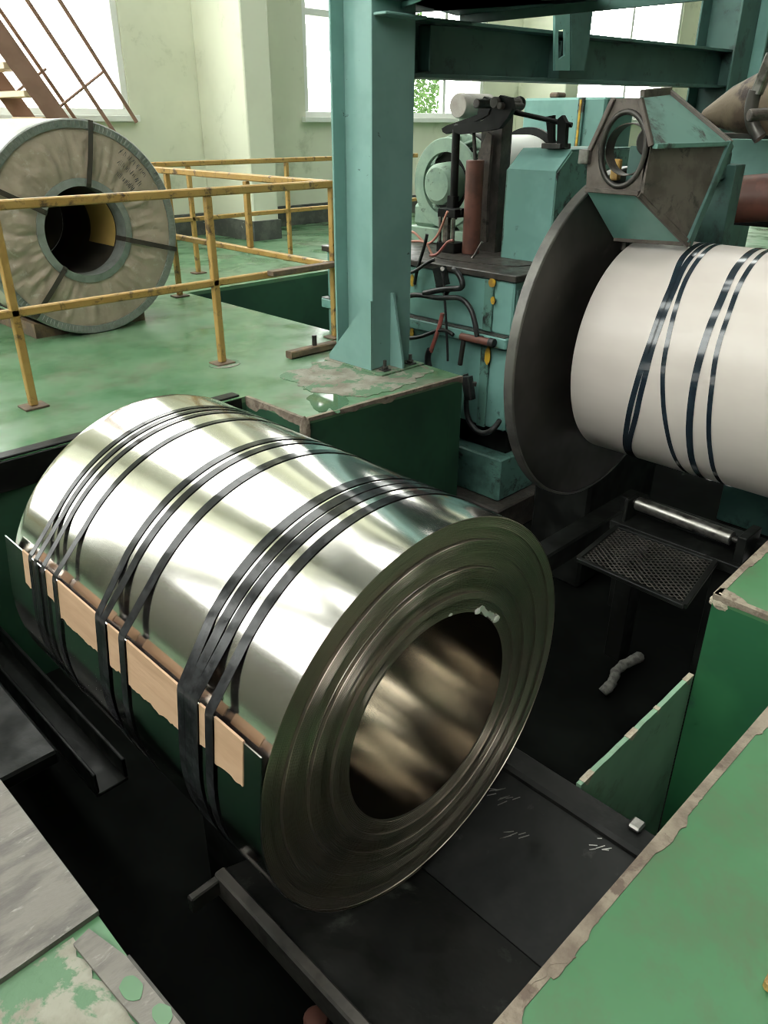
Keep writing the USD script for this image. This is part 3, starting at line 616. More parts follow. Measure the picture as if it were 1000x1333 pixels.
# ------------------------------------------------------------------ gearbox housing with everything on it
gb = thing('gearbox_housing', 'teal painted gearbox housing with a greasy top left of the dark disc', 'gearbox', loc=(5.3, 4., -1.3))
hx, hy0, hy1 = 4.3, 3.105, 5.0
ub = obj('upper_body', bx(hx, 6.6, hy0, hy1, .19, .555, .012), 'teal', gb)
tpl = obj('top_plate', bx(hx - .03, 6.65, hy0 - .03, hy1 + .03, .556, .60, .006), 'grease', gb)
ldg = obj('ledge', bx(hx - .075, 6.6, hy0 - .02, hy1, .115, .19, .008), 'teal', gb)
obj('ledge_grime', bx(hx - .07, hx - .003, hy0 + .0, hy1, .191, .197, .002), 'grease', ldg)
obj('lower_body', bx(hx + .0, 6.6, hy0, hy1, -.50, .114, .012), 'teal', gb)
obj('recess', bx(hx + .12, 6.6, hy0 + .05, hy1, -.72, -.501, .01), 'black_oily', gb)
obj('base_block', bx(hx - .0, 6.6, hy0 - .0, hy1, -1.06, -.721, .012), 'teal_grimy', gb)
obj('foot', bx(hx - .12, 6.7, hy0 - .1, hy1, -1.3, -1.061, .012), 'grease', gb)
obj('front_cover', bx(hx + .02, 6.5, hy0 - .022, hy0 - .001, -.5, .5, .006), 'teal_dark', gb)
yr = at(636, 400, x=hx)[1]
obj('rib', [bx(hx - .022, hx - .001, yr - .045, yr + .03, .2, .55, .004), bx(hx - .022, hx - .001, yr - .045, yr + .03, -.5, .11, .004)], 'teal_grimy', gb)
for (p0, p1) in (((634, 362), (648, 374)), ((638, 386), (646, 396)), ((630, 452), (640, 474)), ((533, 358), (541, 372)), ((533, 425), (540, 440))):
    a, b = at(*p0, x=hx - .024), at(*p1, x=hx - .024)
    obj('yellow_mark', prism(shapely.MultiPoint(blob((0, 0, 0), (1, 1, 1), 5 + p0[1]).vertices[:, :2] * [abs(a[1] - b[1]) / 3.2, abs(a[2] - b[2]) / 1.7] + [(a[1] + b[1]) / 2, (a[2] + b[2]) / 2]).convex_hull, 'x', hx - .0285, hx - .0225), 'yellow_mark', ub, label='yellow paint mark')
obj('top_grease', prism(shapely.MultiPoint(blob((0, 0, 0), (1, 1, 1), 77).vertices[:, :2] * [.3, .5] + [4.75, 3.75]).convex_hull, 'z', .60, .606), 'grease', tpl)

cab = thing('cover_cabinet', 'teal sheet metal cover with chamfered top between the brown cylinder and the press arm', 'cover', loc=(5., 3.5, .606))
cx0, cy0, cy1, cz = 4.80, 3.20, 3.60, 1.335
pr = [(cy0, .607), (cy1, .607), (cy1, cz - .16), (cy1 - .02, cz - .10), (cy0, cz - .12)]
obj('front_sheet', hull([(cx0, y, z) for y in (cy0, cy1) for z in (.607, cz - .13)] + [(cx0 + .012, y, z) for y in (cy0, cy1) for z in (.607, cz - .13)]), 'teal', cab)
obj('sloped_top', hull([(x, y, z) for (x, z) in ((cx0, cz - .13), (cx0 + .012, cz - .135), (cx0 + .16, cz), (cx0 + .16, cz - .015)) for y in (cy0, cy1)]), 'teal', cab)
obj('top_sheet', bx(cx0 + .16, cx0 + .95, cy0, cy1, cz - .012, cz), 'teal_grimy', cab)
obj('side_sheet', prism([(cx0 + .002, .607), (cx0 + .95, .607), (cx0 + .95, cz - .013), (cx0 + .16, cz - .013), (cx0 + .002, cz - .14)], 'y', cy0 - .012, cy0 - .001), 'teal_grimy', cab)
obj('far_sheet', prism([(cx0 + .002, .607), (cx0 + .95, .607), (cx0 + .95, cz - .013), (cx0 + .16, cz - .013), (cx0 + .002, cz - .14)], 'y', cy1 + .001, cy1 + .013), 'teal_grimy', cab)
obj('inner_step', bx(cx0 + .25, cx0 + .75, cy0 - .10, cy0 - .013, .62, 1.02), 'teal', cab)

# motor with fins and paper covered drum
mo = thing('electric_motor', 'pale green electric motor with ringed end bell left of the black levers', 'motor', loc=(5.5, 4.33, .606))
my, mz = 4.36, 1.06
obj('end_bell', lathe([(0, 4.90), (.12, 4.90), (.15, 4.93), (.16, 5.07), (.0, 5.07)], (0, my, mz), 'x', 48), 'machine_green', mo, 30)
for x0, r0, r1 in ((5.00, .23, .325), (5.16, .29, .355)):
    fr_ = obj('flange_ring', lathe([(r0, x0), (r1, x0), (r1 + .006, x0 + .006), (r1 + .006, x0 + .03), (r1, x0 + .036), (r0, x0 + .036)], (0, my, mz), 'x', 64, True), 'machine_green', mo, 30)
for k in range(16):
    a = k * 2 * PI / 16; c, s = math.cos(a), math.sin(a)
    obj('fin', bar((5.03, my + .275 * c, mz + .275 * s), (5.165, my + .315 * c, mz + .315 * s), .03, .05, up=(0, c, s)), 'machine_green', fr_)
obj('stator', lathe([(.0, 5.072), (.225, 5.072), (.24, 5.2), (.33, 5.21), (.36, 5.22), (.36, 5.36), (.0, 5.36)], (0, my, mz), 'x', 64), 'black_oily', mo, 30)
obj('foot', [bx(4.98, 5.3, my - .34, my + .38, .61, .72), bx(5.02, 5.2, my + .1, my + .36, .72, .9, .03), bx(5.02, 5.2, my - .3, my - .1, .72, .86, .03)], 'machine_green', mo)
obj('shaft', rod((5.3, my, mz), (6.3, my, mz), .06), 'dark_steel', mo)
dr = thing('brake_drum', 'white topped brake drum with dark end disc behind the black levers', 'drum', loc=(5.8, 4.36, .606))
obj('shell', lathe([(.1, 5.37), (.33, 5.37), (.342, 5.38), (.342, 6.05), (.33, 6.06), (.1, 6.06)], (0, my, mz), 'x', 64, True), 'roof_white', dr, 30)
obj('end_disc', lathe([(.08, 6.065), (.40, 6.065), (.40, 6.10), (.08, 6.10)], (0, my, mz), 'x', 64, True), 'black_oily', dr, 30)
obj('stand', [bx(5.5, 5.95, my - .25, my + .25, .61, .78, .02)], 'black_oily', dr)

# brown air cylinder and the black lever work
cyl = thing('brown_cylinder', 'upright red brown cylinder standing on the greasy gearbox top', 'cylinder', loc=(4.78, 3.72, .606))
X1 = 4.78
p0, p1 = at(613, 322, x=X1), at(615, 208, x=X1); p0[2] = .607
obj('barrel', lathe([(0, .607), (.062, .607), (.066, .612), (.066, p1[2] - .006), (.06, p1[2]), (0, p1[2])], (X1, p0[1], 0), 'z', 32), 'red_brown', cyl, 40)
obj('rod', rod((X1, p0[1] + .0, p1[2] - .01), at(617, 172, x=X1 + .0), .013, 10), 'dark_steel', cyl)
obj('grab_handle', tube(spline([at(628, 315, x=4.62), at(622, 325, x=4.62), at(616, 335, x=4.62), at(598, 338, x=4.62)], 5), .009, 8), 'bare_steel', cyl, 50, label='bent bright handle')
lv = thing('lever_linkage', 'black oily brake lever linkage with two arms above the gearbox', 'lever linkage', loc=(4.85, 3.7, .606))
Xl = 4.86
def xs_(pts, x): return [at(*p, x=x) for p in pts]
def thick(pts, x, t): return prism([(q[1], max(q[2], .607)) for q in xs_(pts, x)], 'x', x - t / 2, x + t / 2)
obj('post', thick([(634, 165), (662, 150), (658, 205), (650, 330), (622, 330), (630, 240)], Xl + .14, .12), 'grease', lv)
obj('post_face', thick([(624, 200), (636, 172), (642, 176), (636, 250), (634, 315), (624, 315)], Xl + .04, .03), 'brown_steel', lv)
obj('arm', thick([(591, 164.5), (600, 162), (630, 157), (640.5, 149.5), (646.5, 131.5), (654, 124), (666, 127), (669.6, 142), (663, 154), (652.5, 167), (639, 170), (612, 173.5), (601.5, 175), (594, 172)], Xl - .12, .045), 'black_oily', lv)
obj('rear_arm', thick([(577.5, 167.5), (583.5, 163.6), (624, 149.5), (627, 133), (633, 125.5), (640.5, 128.5), (643.5, 134.5), (637.5, 149.5), (630, 154), (583.5, 174.4), (579, 172)], Xl + .02, .045), 'black_oily', lv)
for p, r in (((634, 135), .03), ((657, 134), .036), ((664, 138), .022)):
    q = at(*p, x=Xl - .06); obj('pivot_pin', rod(q - [.12, 0, 0], q + [.14, 0, 0], r, 16), 'grease', lv)
q = at(676, 135, x=Xl + .3); obj('pulley', lathe([(0, -.02), (.045, -.02), (.05, 0), (.045, .02), (0, .02)], q, 'x', 24), 'grease', lv, 30)
a, b = at(594, 172, x=Xl - .10), at(590, 285, x=Xl - .10)
obj('link_rod', tube([at(597, 164, x=Xl - .10), a, at(593, 200, x=Xl - .1), b], .03, 12), 'black_oily', lv, 50)
obj('clevis', [bar(at(590, 255, x=Xl - .1), at(588, 285, x=Xl - .1), .075, .06, up=(1, 0, 0)), bar(at(575, 278, x=Xl - .1), at(606, 276, x=Xl - .1), .09, .05)], 'black_oily', lv)
bb = at(588, 330, x=Xl - .12)
obj('cylinder_foot', bx(Xl - .2, Xl - .06, bb[1] - .09, bb[1] + .09, .607, .68), 'black_oily', lv)
chd = obj('cylinder_head', bx(Xl - .2, Xl - .06, bb[1] - .085, bb[1] + .085, .86, .92), 'black_oily', lv)
for dy in (-.065, 0, .065): obj('tie_rod', rod((Xl - .19, bb[1] + dy, .68), (Xl - .19, bb[1] + dy, .86), .014 if dy else .03, 10), 'bare_steel', chd)
obj('tension_rod', rod(at(664, 145, x=Xl), at(745, 163, x=Xl + .1), .016, 12), 'black_oily', lv)
obj('small_lever', thick([(712, 152), (722, 150), (722, 192), (716, 192)], Xl + .1, .03), 'black_oily', lv)
obj('small_lever', [thick([(728, 155), (734, 150), (739, 160), (737, 192), (727, 192)], Xl + .06, .04)], 'black_oily', lv)
obj('lever_foot', bx(Xl + .03, Xl + .16, at(737, 192, x=Xl + .1)[1], at(712, 192, x=Xl + .1)[1], 1.336, 1.37), 'grease', lv)

# back cabinet
bc = thing('teal_cabinet', 'flat teal steel cabinet behind the cover and under the overhead beam', 'cabinet', loc=(6.9, 4.3, -1.3))
c0, c1 = at(682, 128, x=6.8), at(790, 128, x=6.8)
obj('body', bx(6.8, 7.3, c1[1], c0[1], -1.3, c0[2], .02), 'teal', bc)
pp = at(757, 150, x=6.8)
cpo = obj('corner_post', bx(6.77, 6.80, pp[1] - .03, pp[1] + .03, .2, c0[2]), 'teal_grimy', bc)
obj('yellow_streak', [bx(6.762, 6.7695, pp[1] - .012, pp[1] + .012, 1.28, c0[2] - .02, .003)], 'yellow_mark', cpo)
obj('lifting_eye', bx(6.95, 7.1, at(716, 128, x=6.9)[1] - .05, at(716, 128, x=6.9)[1] + .05, c0[2] + .001, c0[2] + .05, .015), 'rust', bc)
ext = thing('vent_hood', 'pale round vent hood against the back window above the motor', 'hood', loc=(7.2, 6.5, -1.3))
q = at(612, 138, x=7.2)
obj('drum', lathe([(0, 7.0), (.11, 7.0), (.12, 7.02), (.12, 7.5), (0, 7.5)], (0, q[1], q[2]), 'x', 40), 'hood_grey', ext, 30)
obj('stand', bx(7.1, 7.3, q[1] - .06, q[1] + .06, -1.3, q[2] - .10), 'machine_green', ext)

# hoses and wires on the gearbox face
def hose(pts, r, m, lab, x=4.17, cat='hose', extra=None, lift=None, group=None):
    P = [at(p[0], p[1], x=p[2] if len(p) > 2 else x) for p in pts]
    obj('hose', tube(spline(P, 7), r, 8), m, smooth=60, label=lab, cat=cat, group=group)
hose([(520, 394), (545, 384), (575, 388), (605, 392), (614, 405), (620, 430), (622, 444)], .018, 'rubber', 'black hose arching over the teal ledge beside the steel column')
hose([(517, 438), (535, 440), (555, 436), (572, 430), (590, 436)], .014, 'rubber', 'thin black hose drooping from the column to the red fitting')
hose([(606, 487), (607, 520), (612, 550), (625, 563), (640, 560), (650, 548, 4.25)], .02, 'rubber', 'thick black hose looping down beside the end of the green pit wall')
hose([(577, 350), (578, 375), (580, 405), (582, 440), (583, 470)], .009, 'rubber', 'straight thin black cable hanging down the teal housing face')
hose([(576, 408), (572, 425), (567, 440), (561, 458)], .016, 'red_hose', 'faded red hose ending above the broken wall corner')
hose([(560, 455), (557, 468), (559, 478)], .024, 'rubber', 'black hose end coupling below the faded red hose')
hose([(527, 355), (545, 350), (557, 342), (566, 338, 4.24)], .012, 'rubber', 'black cable coming out from behind the column at the housing top', x=4.22)
hose([(552, 382), (570, 378), (590, 376), (602, 372), (600, 362), (590, 352)], .02, 'rubber', 'black leather like hose bundle bent over the cables on the housing')
hose([(532, 303), (545, 308), (556, 317), (565, 312), (575, 295), (583, 275)], .009, 'copper_wire', 'pink copper wire curling up beside the black levers', x=4.55, cat='wire')
hose([(530, 312), (546, 314), (556, 318), (562, 330), (566, 334)], .008, 'copper_wire', 'pink copper wire dropping to the housing edge left of the black levers', x=4.5, cat='wire')
hose([(556, 305), (552, 322), (545, 345), (540, 370)], .012, 'rubber', 'black cable running down the left end of the housing', x=4.24)
hose([(560, 332), (572, 328), (580, 318), (590, 313)], .01, 'red_hose', 'thin red tube leading to the foot of the black levers', x=4.45)
vf = thing('pipe_fitting', 'dark red pipe fitting on the teal housing under the ledge', 'fitting', loc=tuple(at(615, 440, x=4.17)))
obj('body', rod(at(600, 438, x=4.17), at(640, 446, x=4.17), .026, 14), 'red_brown', vf, 40)
obj('cap', rod(at(637, 445, x=4.17), at(644, 447, x=4.17), .03, 12), 'rubber', vf, 40)
obj('drop_pipe', rod(at(604, 440, x=4.17), at(599, 475, x=4.17), .018, 12), 'dark_steel', vf, 40)
obj('wall_stub', rod(at(622, 442, x=4.17), at(622, 442, x=4.17) + [.125, 0, 0], .016, 10), 'dark_steel', vf, 40)
vb = thing('junction_box', 'small black valve block under the hoses on the gearbox top edge', 'valve', loc=tuple(at(576, 360, x=4.2)))
obj('body', bar(at(572, 348, x=4.2), at(577, 372, x=4.2), .09, .07, up=(1, 0, 0)), 'rubber', vb)
obj('knob', rod(at(576, 350, x=4.15), at(576, 352, x=4.2), .016, 10), 'bare_steel', vb, 40)
obj('bracket', bar(at(570, 370, x=4.2), at(583, 382, x=4.22), .05, .03), 'black_oily', vb)
pl = thing('hose_bracket', 'small black hose bracket at the end of the green pit wall', 'bracket', loc=(4.0, 3.2, -.2))
obj('body', bar(at(608, 490, x=4.1), at(612, 520, x=4.1), .07, .06, up=(1, 0, 0)), 'rubber', pl)
obj('clip', bar(at(605, 498, x=4.08), at(620, 500, x=4.14), .03, .03), 'dark_steel', pl)

# ------------------------------------------------------------------ steel column with gussets, bolts, beams
col = thing('steel_column', 'tall teal steel H column bolted to the corner of the pit wall', 'column', loc=(3.68, 3.8, 0))
fx0, fx1, fy0, fy1 = 3.490, 3.845, 3.62, 4.02
obj('flange', bx(fx0, fx1, fy0, fy0 + .018, .02, 5.2, .003), 'teal_col', col)
obj('flange', bx(fx0 + .05, fx1, fy1, fy1 + .018, .02, 5.2, .003), 'teal_col', col)
obj('web', bx(fx0 + .15, fx0 + .162, fy0 + .019, fy1 - .001, .02, 5.2, .002), 'teal_col', col)
obj('base_plate', bx(3.46, 3.87, 3.50, 4.08, .0, .016, .004), 'concrete_dirty', col)
obj('gusset', hull([(x, y, z) for x in (3.655, 3.673) for (y, z) in ((fy0 - .001, .017), (fy0 - .001, .50), (fy0 - .02, .50), (fy0 - .115, .06), (fy0 - .115, .017))]), 'teal_col', col)
obj('gusset', hull([(x, y, z) for x in (fx0 - .015, fx0 - .001) for (y, z) in ((fy0 + .0, .017), (fy0 + .0, .47), (fy0 + .03, .47), (fy1 + .02, .05), (fy1 + .02, .017))]), 'teal_col', col)
obj('stiffener', bx(fx0 + .01, fx1 - .01, fy0 - .10, fy0 - .001, 2.02, 2.035), 'teal_col', col)
for (x, y) in ((3.545, 3.56), (3.78, 3.55)):
    obj('anchor_bolt', [rod((x, y, .019), (x, y, .085), .012, 10), rod((x, y, .02), (x, y, .045), .023, 6), bx(x - .03, x + .03, y - .03, y + .03, .0195, .026)], 'dark_steel', col)
ga = np.linspace(0, 2 * PI, 160, endpoint=False); gr = .55 + .75 * meshkit.fbm(np.stack([np.cos(ga) * 2.6, np.sin(ga) * 2.6, 0 * ga], 1), 5, 31)
obj('grout_pad', prism(Polygon(np.stack([3.44 + .50 * gr * np.cos(ga), 3.66 + .44 * gr * np.sin(ga)], 1)).buffer(0).intersection(sbox(2.7, 3.185, 3.85, 4.4)), 'z', .0, .004), 'concrete_dirty', fl)
def ibeam(name, label, a, b, h, w, m, cat='beam', up=(0, 0, 1), tf=.022):
    t = thing(name, label, cat, loc=tuple((np.array(a) + b) / 2)); u = np.array([0, 0, 1.])
    a, b = np.array(a, float), np.array(b, float)
    obj('flange', bar(a + u * (h / 2 - tf / 2), b + u * (h / 2 - tf / 2), w, tf, ch=.08), m, t)
    obj('flange', bar(a - u * (h / 2 - tf / 2), b - u * (h / 2 - tf / 2), w, tf, ch=.08), m, t)
    obj('web', bar(a, b, .014, h - 2 * tf - .002, ch=.05), m, t)
    return t
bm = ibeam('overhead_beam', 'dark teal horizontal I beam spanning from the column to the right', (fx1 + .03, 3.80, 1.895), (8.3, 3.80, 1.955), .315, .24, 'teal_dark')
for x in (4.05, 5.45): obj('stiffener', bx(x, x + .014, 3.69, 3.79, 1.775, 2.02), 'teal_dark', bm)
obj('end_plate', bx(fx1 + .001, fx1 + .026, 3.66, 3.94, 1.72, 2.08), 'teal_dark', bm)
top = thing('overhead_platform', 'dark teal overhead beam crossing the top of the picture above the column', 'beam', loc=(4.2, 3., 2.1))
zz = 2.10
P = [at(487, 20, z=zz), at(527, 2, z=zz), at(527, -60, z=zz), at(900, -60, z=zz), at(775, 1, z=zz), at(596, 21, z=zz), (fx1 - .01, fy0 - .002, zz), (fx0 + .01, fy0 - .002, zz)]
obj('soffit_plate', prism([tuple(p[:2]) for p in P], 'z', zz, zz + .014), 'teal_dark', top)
a, b = at(500, 13, z=zz), at(528, 1, z=zz); d = (b - a) / np.linalg.norm(b - a)
obj('edge_flange', bar(a - d * .05, b + d * 1.0, .012, .06), 'teal', top)
a, b = at(600, 20, z=zz), at(775, 1, z=zz); d = (b - a) / np.linalg.norm(b - a)
obj('edge_flange', bar(a, b + d * .8, .014, .10), 'teal_dark', top)
obj('web', bar((3.72, 3.5, zz + .2), at(640, -60, z=zz) * [1, 1, 0] + [0, 0, zz + .2], .014, .36), 'teal_dark', top)
hg = thing('hanger_bracket', 'teal slotted hanger bracket fixed to the overhead beam', 'hanger', loc=(5.6, 3.66, 1.8))
y_ = 3.665
def pb(px0, px1, py0, py1, y, d=.03, m='teal'):
    a, b = at(px0, py0, y=y), at(px1, py1, y=y); return bx(a[0], b[0], y - d, y, b[2], a[2])
sl = [at(*p, y=y_) for p in ((720, -30), (739, -30), (739, 92), (720, 92))]; s2 = [at(*p, y=y_) for p in ((724, 40), (733, 38), (733, 72), (724, 78))]
obj('slotted_plate', prism(Polygon([(p[0], p[2]) for p in sl]).difference(Polygon([(p[0], p[2]) for p in s2])), 'y', y_ - .02, y_), 'teal', hg)
sl = [at(*p, y=y_ + .0) for p in ((739.5, -30), (772, -30), (762, 60), (756, 92), (739.5, 92))]
obj('wide_plate', prism([(p[0], p[2]) for p in sl], 'y', y_ - .03, y_ - .0), 'teal_dark', hg)
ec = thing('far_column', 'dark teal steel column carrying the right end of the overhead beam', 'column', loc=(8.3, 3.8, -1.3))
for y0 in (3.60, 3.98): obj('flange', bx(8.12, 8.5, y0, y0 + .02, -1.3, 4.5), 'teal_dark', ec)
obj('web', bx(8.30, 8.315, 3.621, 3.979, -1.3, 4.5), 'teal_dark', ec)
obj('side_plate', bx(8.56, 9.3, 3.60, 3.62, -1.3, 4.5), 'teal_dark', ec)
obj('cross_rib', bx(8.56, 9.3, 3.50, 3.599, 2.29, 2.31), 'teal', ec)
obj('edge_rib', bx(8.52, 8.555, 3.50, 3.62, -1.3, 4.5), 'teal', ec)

# ------------------------------------------------------------------ yellow guard railings
def railing(label, tops, mids, posts, h=1.1, sec=.045, base=True, shortposts=()):
    t = thing('guard_railing', label, 'railing', loc=(posts[0][0], posts[0][1], 0))
    for a, b in tops: obj('top_rail', bar(a, b, .055, .05), 'yellow_paint', t)
    for a, b in mids: obj('mid_rail', bar(a, b, .045, .045), 'yellow_paint', t)
    for (x, y) in posts:
        obj('post', bx(x - sec / 2, x + sec / 2, y - sec / 2, y + sec / 2, .0135, h - .026, .005), 'yellow_paint', t)
        if base: obj('base_plate', bx(x - .07, x + .07, y - .06, y + .06, .0, .013, .003), 'rust', t)
    for (x, y, z0, z1) in shortposts: obj('baluster', bx(x - .022, x + .022, y - .022, y + .022, z0, z1, .005), 'yellow_paint', t)
    return t
ry = 4.50
railing('long yellow railing in front of the paper wrapped coil', [((-.6, ry, 1.10), (3.93, ry, 1.10))], [((-.6, ry, .545), (3.93, ry, .545))], [(.25, ry), (1.585, ry), (2.895, ry), (3.935, ry)])
obj('grout_ring', prism(shapely.MultiPoint(blob((0, 0, 0), (1, 1, 1), 12, 3).vertices[:, :2] * [.11, .10] + [2.90, 4.48]).convex_hull, 'z', 0, .0035), 'concrete_dirty', fl)
railing('yellow railing running back along the floor pit beside the column', [((3.91, ry + .04, 1.10), (3.91, 7.56, 1.10))], [((3.91, ry + .04, .545), (3.91, 7.56, .545))], [(3.91, 6.70)], shortposts=[(3.91, 5.5, .57, 1.07)])
railing('farthest yellow railing before the cream back wall', [((3.6, 7.66, 1.10), (8.2, 7.66, 1.10))], [((3.6, 7.66, .56), (8.2, 7.66, .56))], [(4.73, 7.66), (6.02, 7.66), (7.4, 7.66)])
a, b = at(360, 352, z=.56), at(438, 349, z=.56)
obj('flat_bar', bx(3.30, 3.90, 4.40, 4.47, .545, .58), 'rust', label='dark rusty flat bar clamped on the yellow mid rail beside the column', cat='flat bar')
fb = thing('rusty_angle', 'rusty angle bar with a bolt lying on the floor left of the column base', 'angle bar', loc=(3.35, 4.35, 0))
a, b = at(376, 462, z=.03), at(436, 448, z=.03)
obj('bar', bar(a, b, .07, .05), 'rust', fb)
c = a + (b - a) * .55
obj('bolt', rod(c * [1, 1, 0] + [0, 0, .056], c * [1, 1, 0] + [0, 0, .13], .018, 8), 'dark_steel', fb)

# ------------------------------------------------------------------ paper wrapped coil on the floor behind the railing
pcx, pcy, pr_, pri = 2.716, 5.90, .751, .315
pc = thing('wrapped_coil', 'brown paper wrapped coil standing on the green floor behind the yellow railing', 'wrapped coil', loc=(pcx, 6.5, 0))
pcc = (pcx, 0, pr_ + .004)
obj('wrapped_body', lathe([(pr_, pcy + .05), (pr_, pcy + .3), (pr_ + .002, 6.4), (pr_, 7.0), (pr_ - .01, 7.1)], pcc, n=120), 'wrap_body', pc, 40)
# wrinkled paper face
nr_, na_ = 26, 180; rr = np.linspace(.352, .712, nr_); aa = np.arange(na_) * 2 * PI / na_
RRg, AAg = np.meshgrid(rr, aa, indexing='ij')
u = np.stack([np.cos(AAg) * 5 + RRg * 3 * np.cos(AAg), np.sin(AAg) * 5 + RRg * 3 * np.sin(AAg), 0 * AAg], -1)
w1 = np.abs(meshkit.fbm(u * 1.3, 4, 3) - .5) * .07; w2 = np.abs(np.sin(AAg * 11 + 5 * meshkit.fbm(u, 3, 8) + RRg * 3)) * .012
hgt = (w1 + w2) * np.sin(np.clip((RRg - .352) / .36, 0, 1) * PI) ** .5
V = np.stack([pcx + RRg * np.cos(AAg), pcy + .012 - hgt, pr_ + .004 + RRg * np.sin(AAg)], -1).reshape(-1, 3)
i, j = np.meshgrid(np.arange(nr_ - 1), np.arange(na_), indexing='ij'); i, j = i.ravel(), j.ravel(); j2 = (j + 1) % na_
Fc = np.vstack([np.stack([i * na_ + j, i * na_ + j2, (i + 1) * na_ + j2], 1), np.stack([i * na_ + j, (i + 1) * na_ + j2, (i + 1) * na_ + j], 1)])
pfc = obj('paper_face', trimesh.Trimesh(V, Fc, process=False), 'wrap_paper', pc, True)
orr = obj('outer_ring', lathe([(.695, pcy - .006), (pr_ - .004, pcy - .01), (pr_ + .004, pcy - .002), (pr_ + .004, pcy + .09), (pr_ - .002, pcy + .09), (pr_ - .008, pcy + .01), (.695, pcy + .006)], pcc, n=120, closed=True), 'ring_zinc', pc, 30, label='grey metal outer edge ring')
pleat = []
for k in range(150):
    a = k * 2 * PI / 150; c, s = math.cos(a), math.sin(a)
    pleat.append(bar((pcx + .702 * c, pcy - .009, pr_ + .004 + .702 * s), (pcx + .742 * c, pcy - .0115, pr_ + .004 + .742 * s), .012, .005, up=(0, 1, 0)))
obj('crimp_pleats', pleat, 'ring_zinc', orr, kind='stuff')
obj('inner_ring', lathe([(pri, pcy - .012), (.368, pcy - .006), (.368, pcy + .01), (pri + .006, pcy + .0), (pri + .006, pcy + .14), (pri, pcy + .14)], pcc, n=96, closed=True), 'ring_zinc', pc, 30, label='grey metal inner edge ring')
cor = obj('core', lathe([(pri + .001, pcy + .10), (pri + .001, pcy + .6), (pri + .001, 7.0)], pcc, n=96), 'core_dark', pc, True)
obj('core_end', lathe([(.0, 7.0), (pri + .001, 7.0)], pcc, n=48), 'core_dark', pc)
q = np.radians(np.linspace(-28, 38, 14)); 
obj('core_paper', ribbon(np.stack([pcx + (pri - .004) * np.cos(q), np.full(14, pcy + .36), pr_ + .004 + (pri - .004) * np.sin(q)], 1), (0, 1, 0), .42, .002), 'core_yellow', cor, 40, label='yellow paper lining in the core')
for ang in (78., 152., -15., 228.):
    a = math.radians(ang); c, s = math.cos(a), math.sin(a)
    P = [(pri - .003, pcy + .25), (pri - .003, pcy - .02), (pri + .02, pcy - .026), (.5, pcy - .032), (.7, pcy - .026), (pr_ + .008, pcy - .016), (pr_ + .010, pcy + .03), (pr_ + .010, pcy + 1.0)]
    obj('strap', ribbon([(pcx + r * c, y, pr_ + .004 + r * s) for r, y in P], (-s, 0, c), .036, .003), 'strap_brown', pc)
# handwriting: scrawled strokes in black ink
def stroke(pts): return ribbon([(pcx + r * math.cos(math.radians(a)), pcy - .036, pr_ + .004 + r * math.sin(math.radians(a))) for a, r in pts], (.5, 0, .85), .008, .001)
ink = []; g = np.random.default_rng(11)
for row in range(3):           # illegible marker scrawl along three lines
    r0 = .64 - row * .075; a = 58 - row * 2.
    while a > 34:
        n = int(g.integers(4, 7)); ink.append(stroke([(a - t * .55 + g.uniform(-.5, .5), r0 + (.022 if t % 2 else -.022) * g.uniform(.4, 1.2)) for t in range(n)])); a -= 3.6
obj('ink_scrawl', ink, 'marker_ink', pfc, kind='stuff')
for k, (sx) in enumerate((-1, 1)):
    obj('chock', hull([(pcx + sx * x, y, z) for y in (pcy + .15, 6.9) for (x, z) in ((.2, .0), (.46, .0), (.46, .11), (.42, .11))]), 'rust', label='dark wedge chock under the paper wrapped coil, %s side' % ('right' if sx > 0 else 'left'), cat='chock')

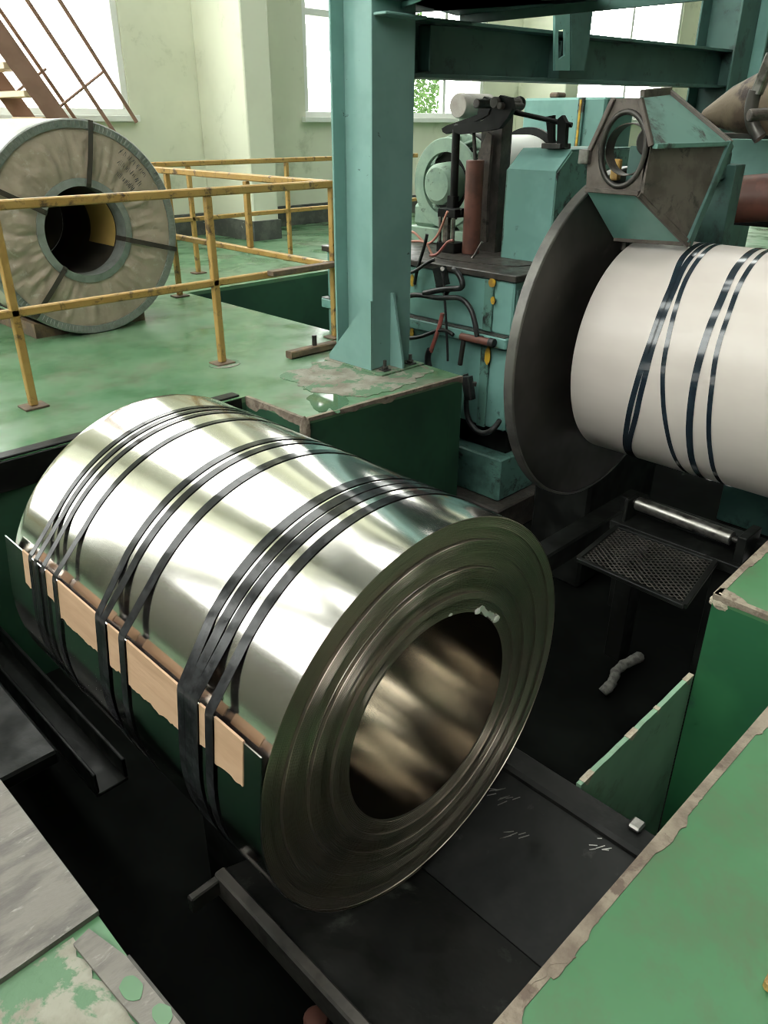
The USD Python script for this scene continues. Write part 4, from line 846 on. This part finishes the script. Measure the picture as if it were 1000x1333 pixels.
# ------------------------------------------------------------------ brown ship's stair against the left window
st = thing('ship_stair', 'steep brown steel stair with handrails in front of the left window', 'stair', loc=(5.1, 9.4, 0))
sx = lambda z: 4.20 + (1.507 - z) / 1.60
s0, s1, s2 = 9.0, 9.85, 0
dvec = np.array([1, 0, -1.6]) / math.hypot(1, 1.6); upv = np.array([1.6, 0, 1]) / math.hypot(1, 1.6)
for y in (s0, s1): obj('stringer', bar((sx(.0) - .17, y, .02), (sx(5.2) - .17, y, 5.2), .02, .21, up=tuple(upv)), 'brown_stair', st)
z = .30
while z < 5.0:
    obj('tread', bx(sx(z) - .31, sx(z) - .05, s0 + .011, s1 - .011, z - .06, z), 'tread_tan', st); z += .245
for y in (s0,):
    for o in (.32, .62):
        obj('handrail', tube([np.array((sx(zz_) - .0, y, zz_)) + upv * o for zz_ in ((1.15 if o > .5 else .9), 2., 3., 4., 5.2)], .021, 10), 'brown_stair', st, 50)
    for zz_ in (1.62, 2.9, 4.2):
        q = np.array((sx(zz_) - .06, y, zz_)); obj('rail_post', rod(q, q + upv * .66, .014, 10), 'brown_stair', st, 50)
q = np.array((sx(1.75) - .1, s1, 1.75)); obj('rail_post', rod(q, q + upv * .5, .014, 10), 'brown_stair', st, 50)
obj('handrail', tube([np.array((sx(zz_), s1, zz_)) + upv * .36 for zz_ in (.9, 2., 3., 4., 5.2)], .021, 10), 'brown_stair', st, 50)

# ------------------------------------------------------------------ tree outside the window
def tree(x, y, z0, h, r, n, seed, label):
    g = np.random.default_rng(seed); t = thing('garden_tree', label, 'tree', loc=(x, y, z0))
    obj('trunk', tube([(x, y, z0), (x + .05, y, z0 + h * .4), (x, y + .05, z0 + h * .9)], [.09, .07, .03], 8), 'bark', t, 60)
    d = g.normal(size=(n, 3)); d /= np.linalg.norm(d, axis=1)[:, None]; c = d * (g.uniform(.25, 1, n) ** .5)[:, None] * [r, r, h * .42] + [x, y, z0 + h * .6]
    a = g.normal(size=(n, 3)); a /= np.linalg.norm(a, axis=1)[:, None]; b = np.cross(a, g.normal(size=(n, 3))); b /= np.linalg.norm(b, axis=1)[:, None]
    s = g.uniform(.05, .1, n)[:, None]; nn = np.cross(a, b) * .012
    V = np.stack([c - a * s, c + b * s * .5 + nn, c + a * s, c - b * s * .5 + nn], 1).reshape(-1, 3); k = np.arange(n)[:, None] * 4
    obj('foliage', trimesh.Trimesh(V, np.vstack([k + [0, 1, 2], k + [0, 2, 3]]), process=False), 'leaf', t, kind='stuff')
tree(15.2, 14.6, -.4, 4.2, .95, 2600, 5, 'green leafy tree outside the back window right of the column')
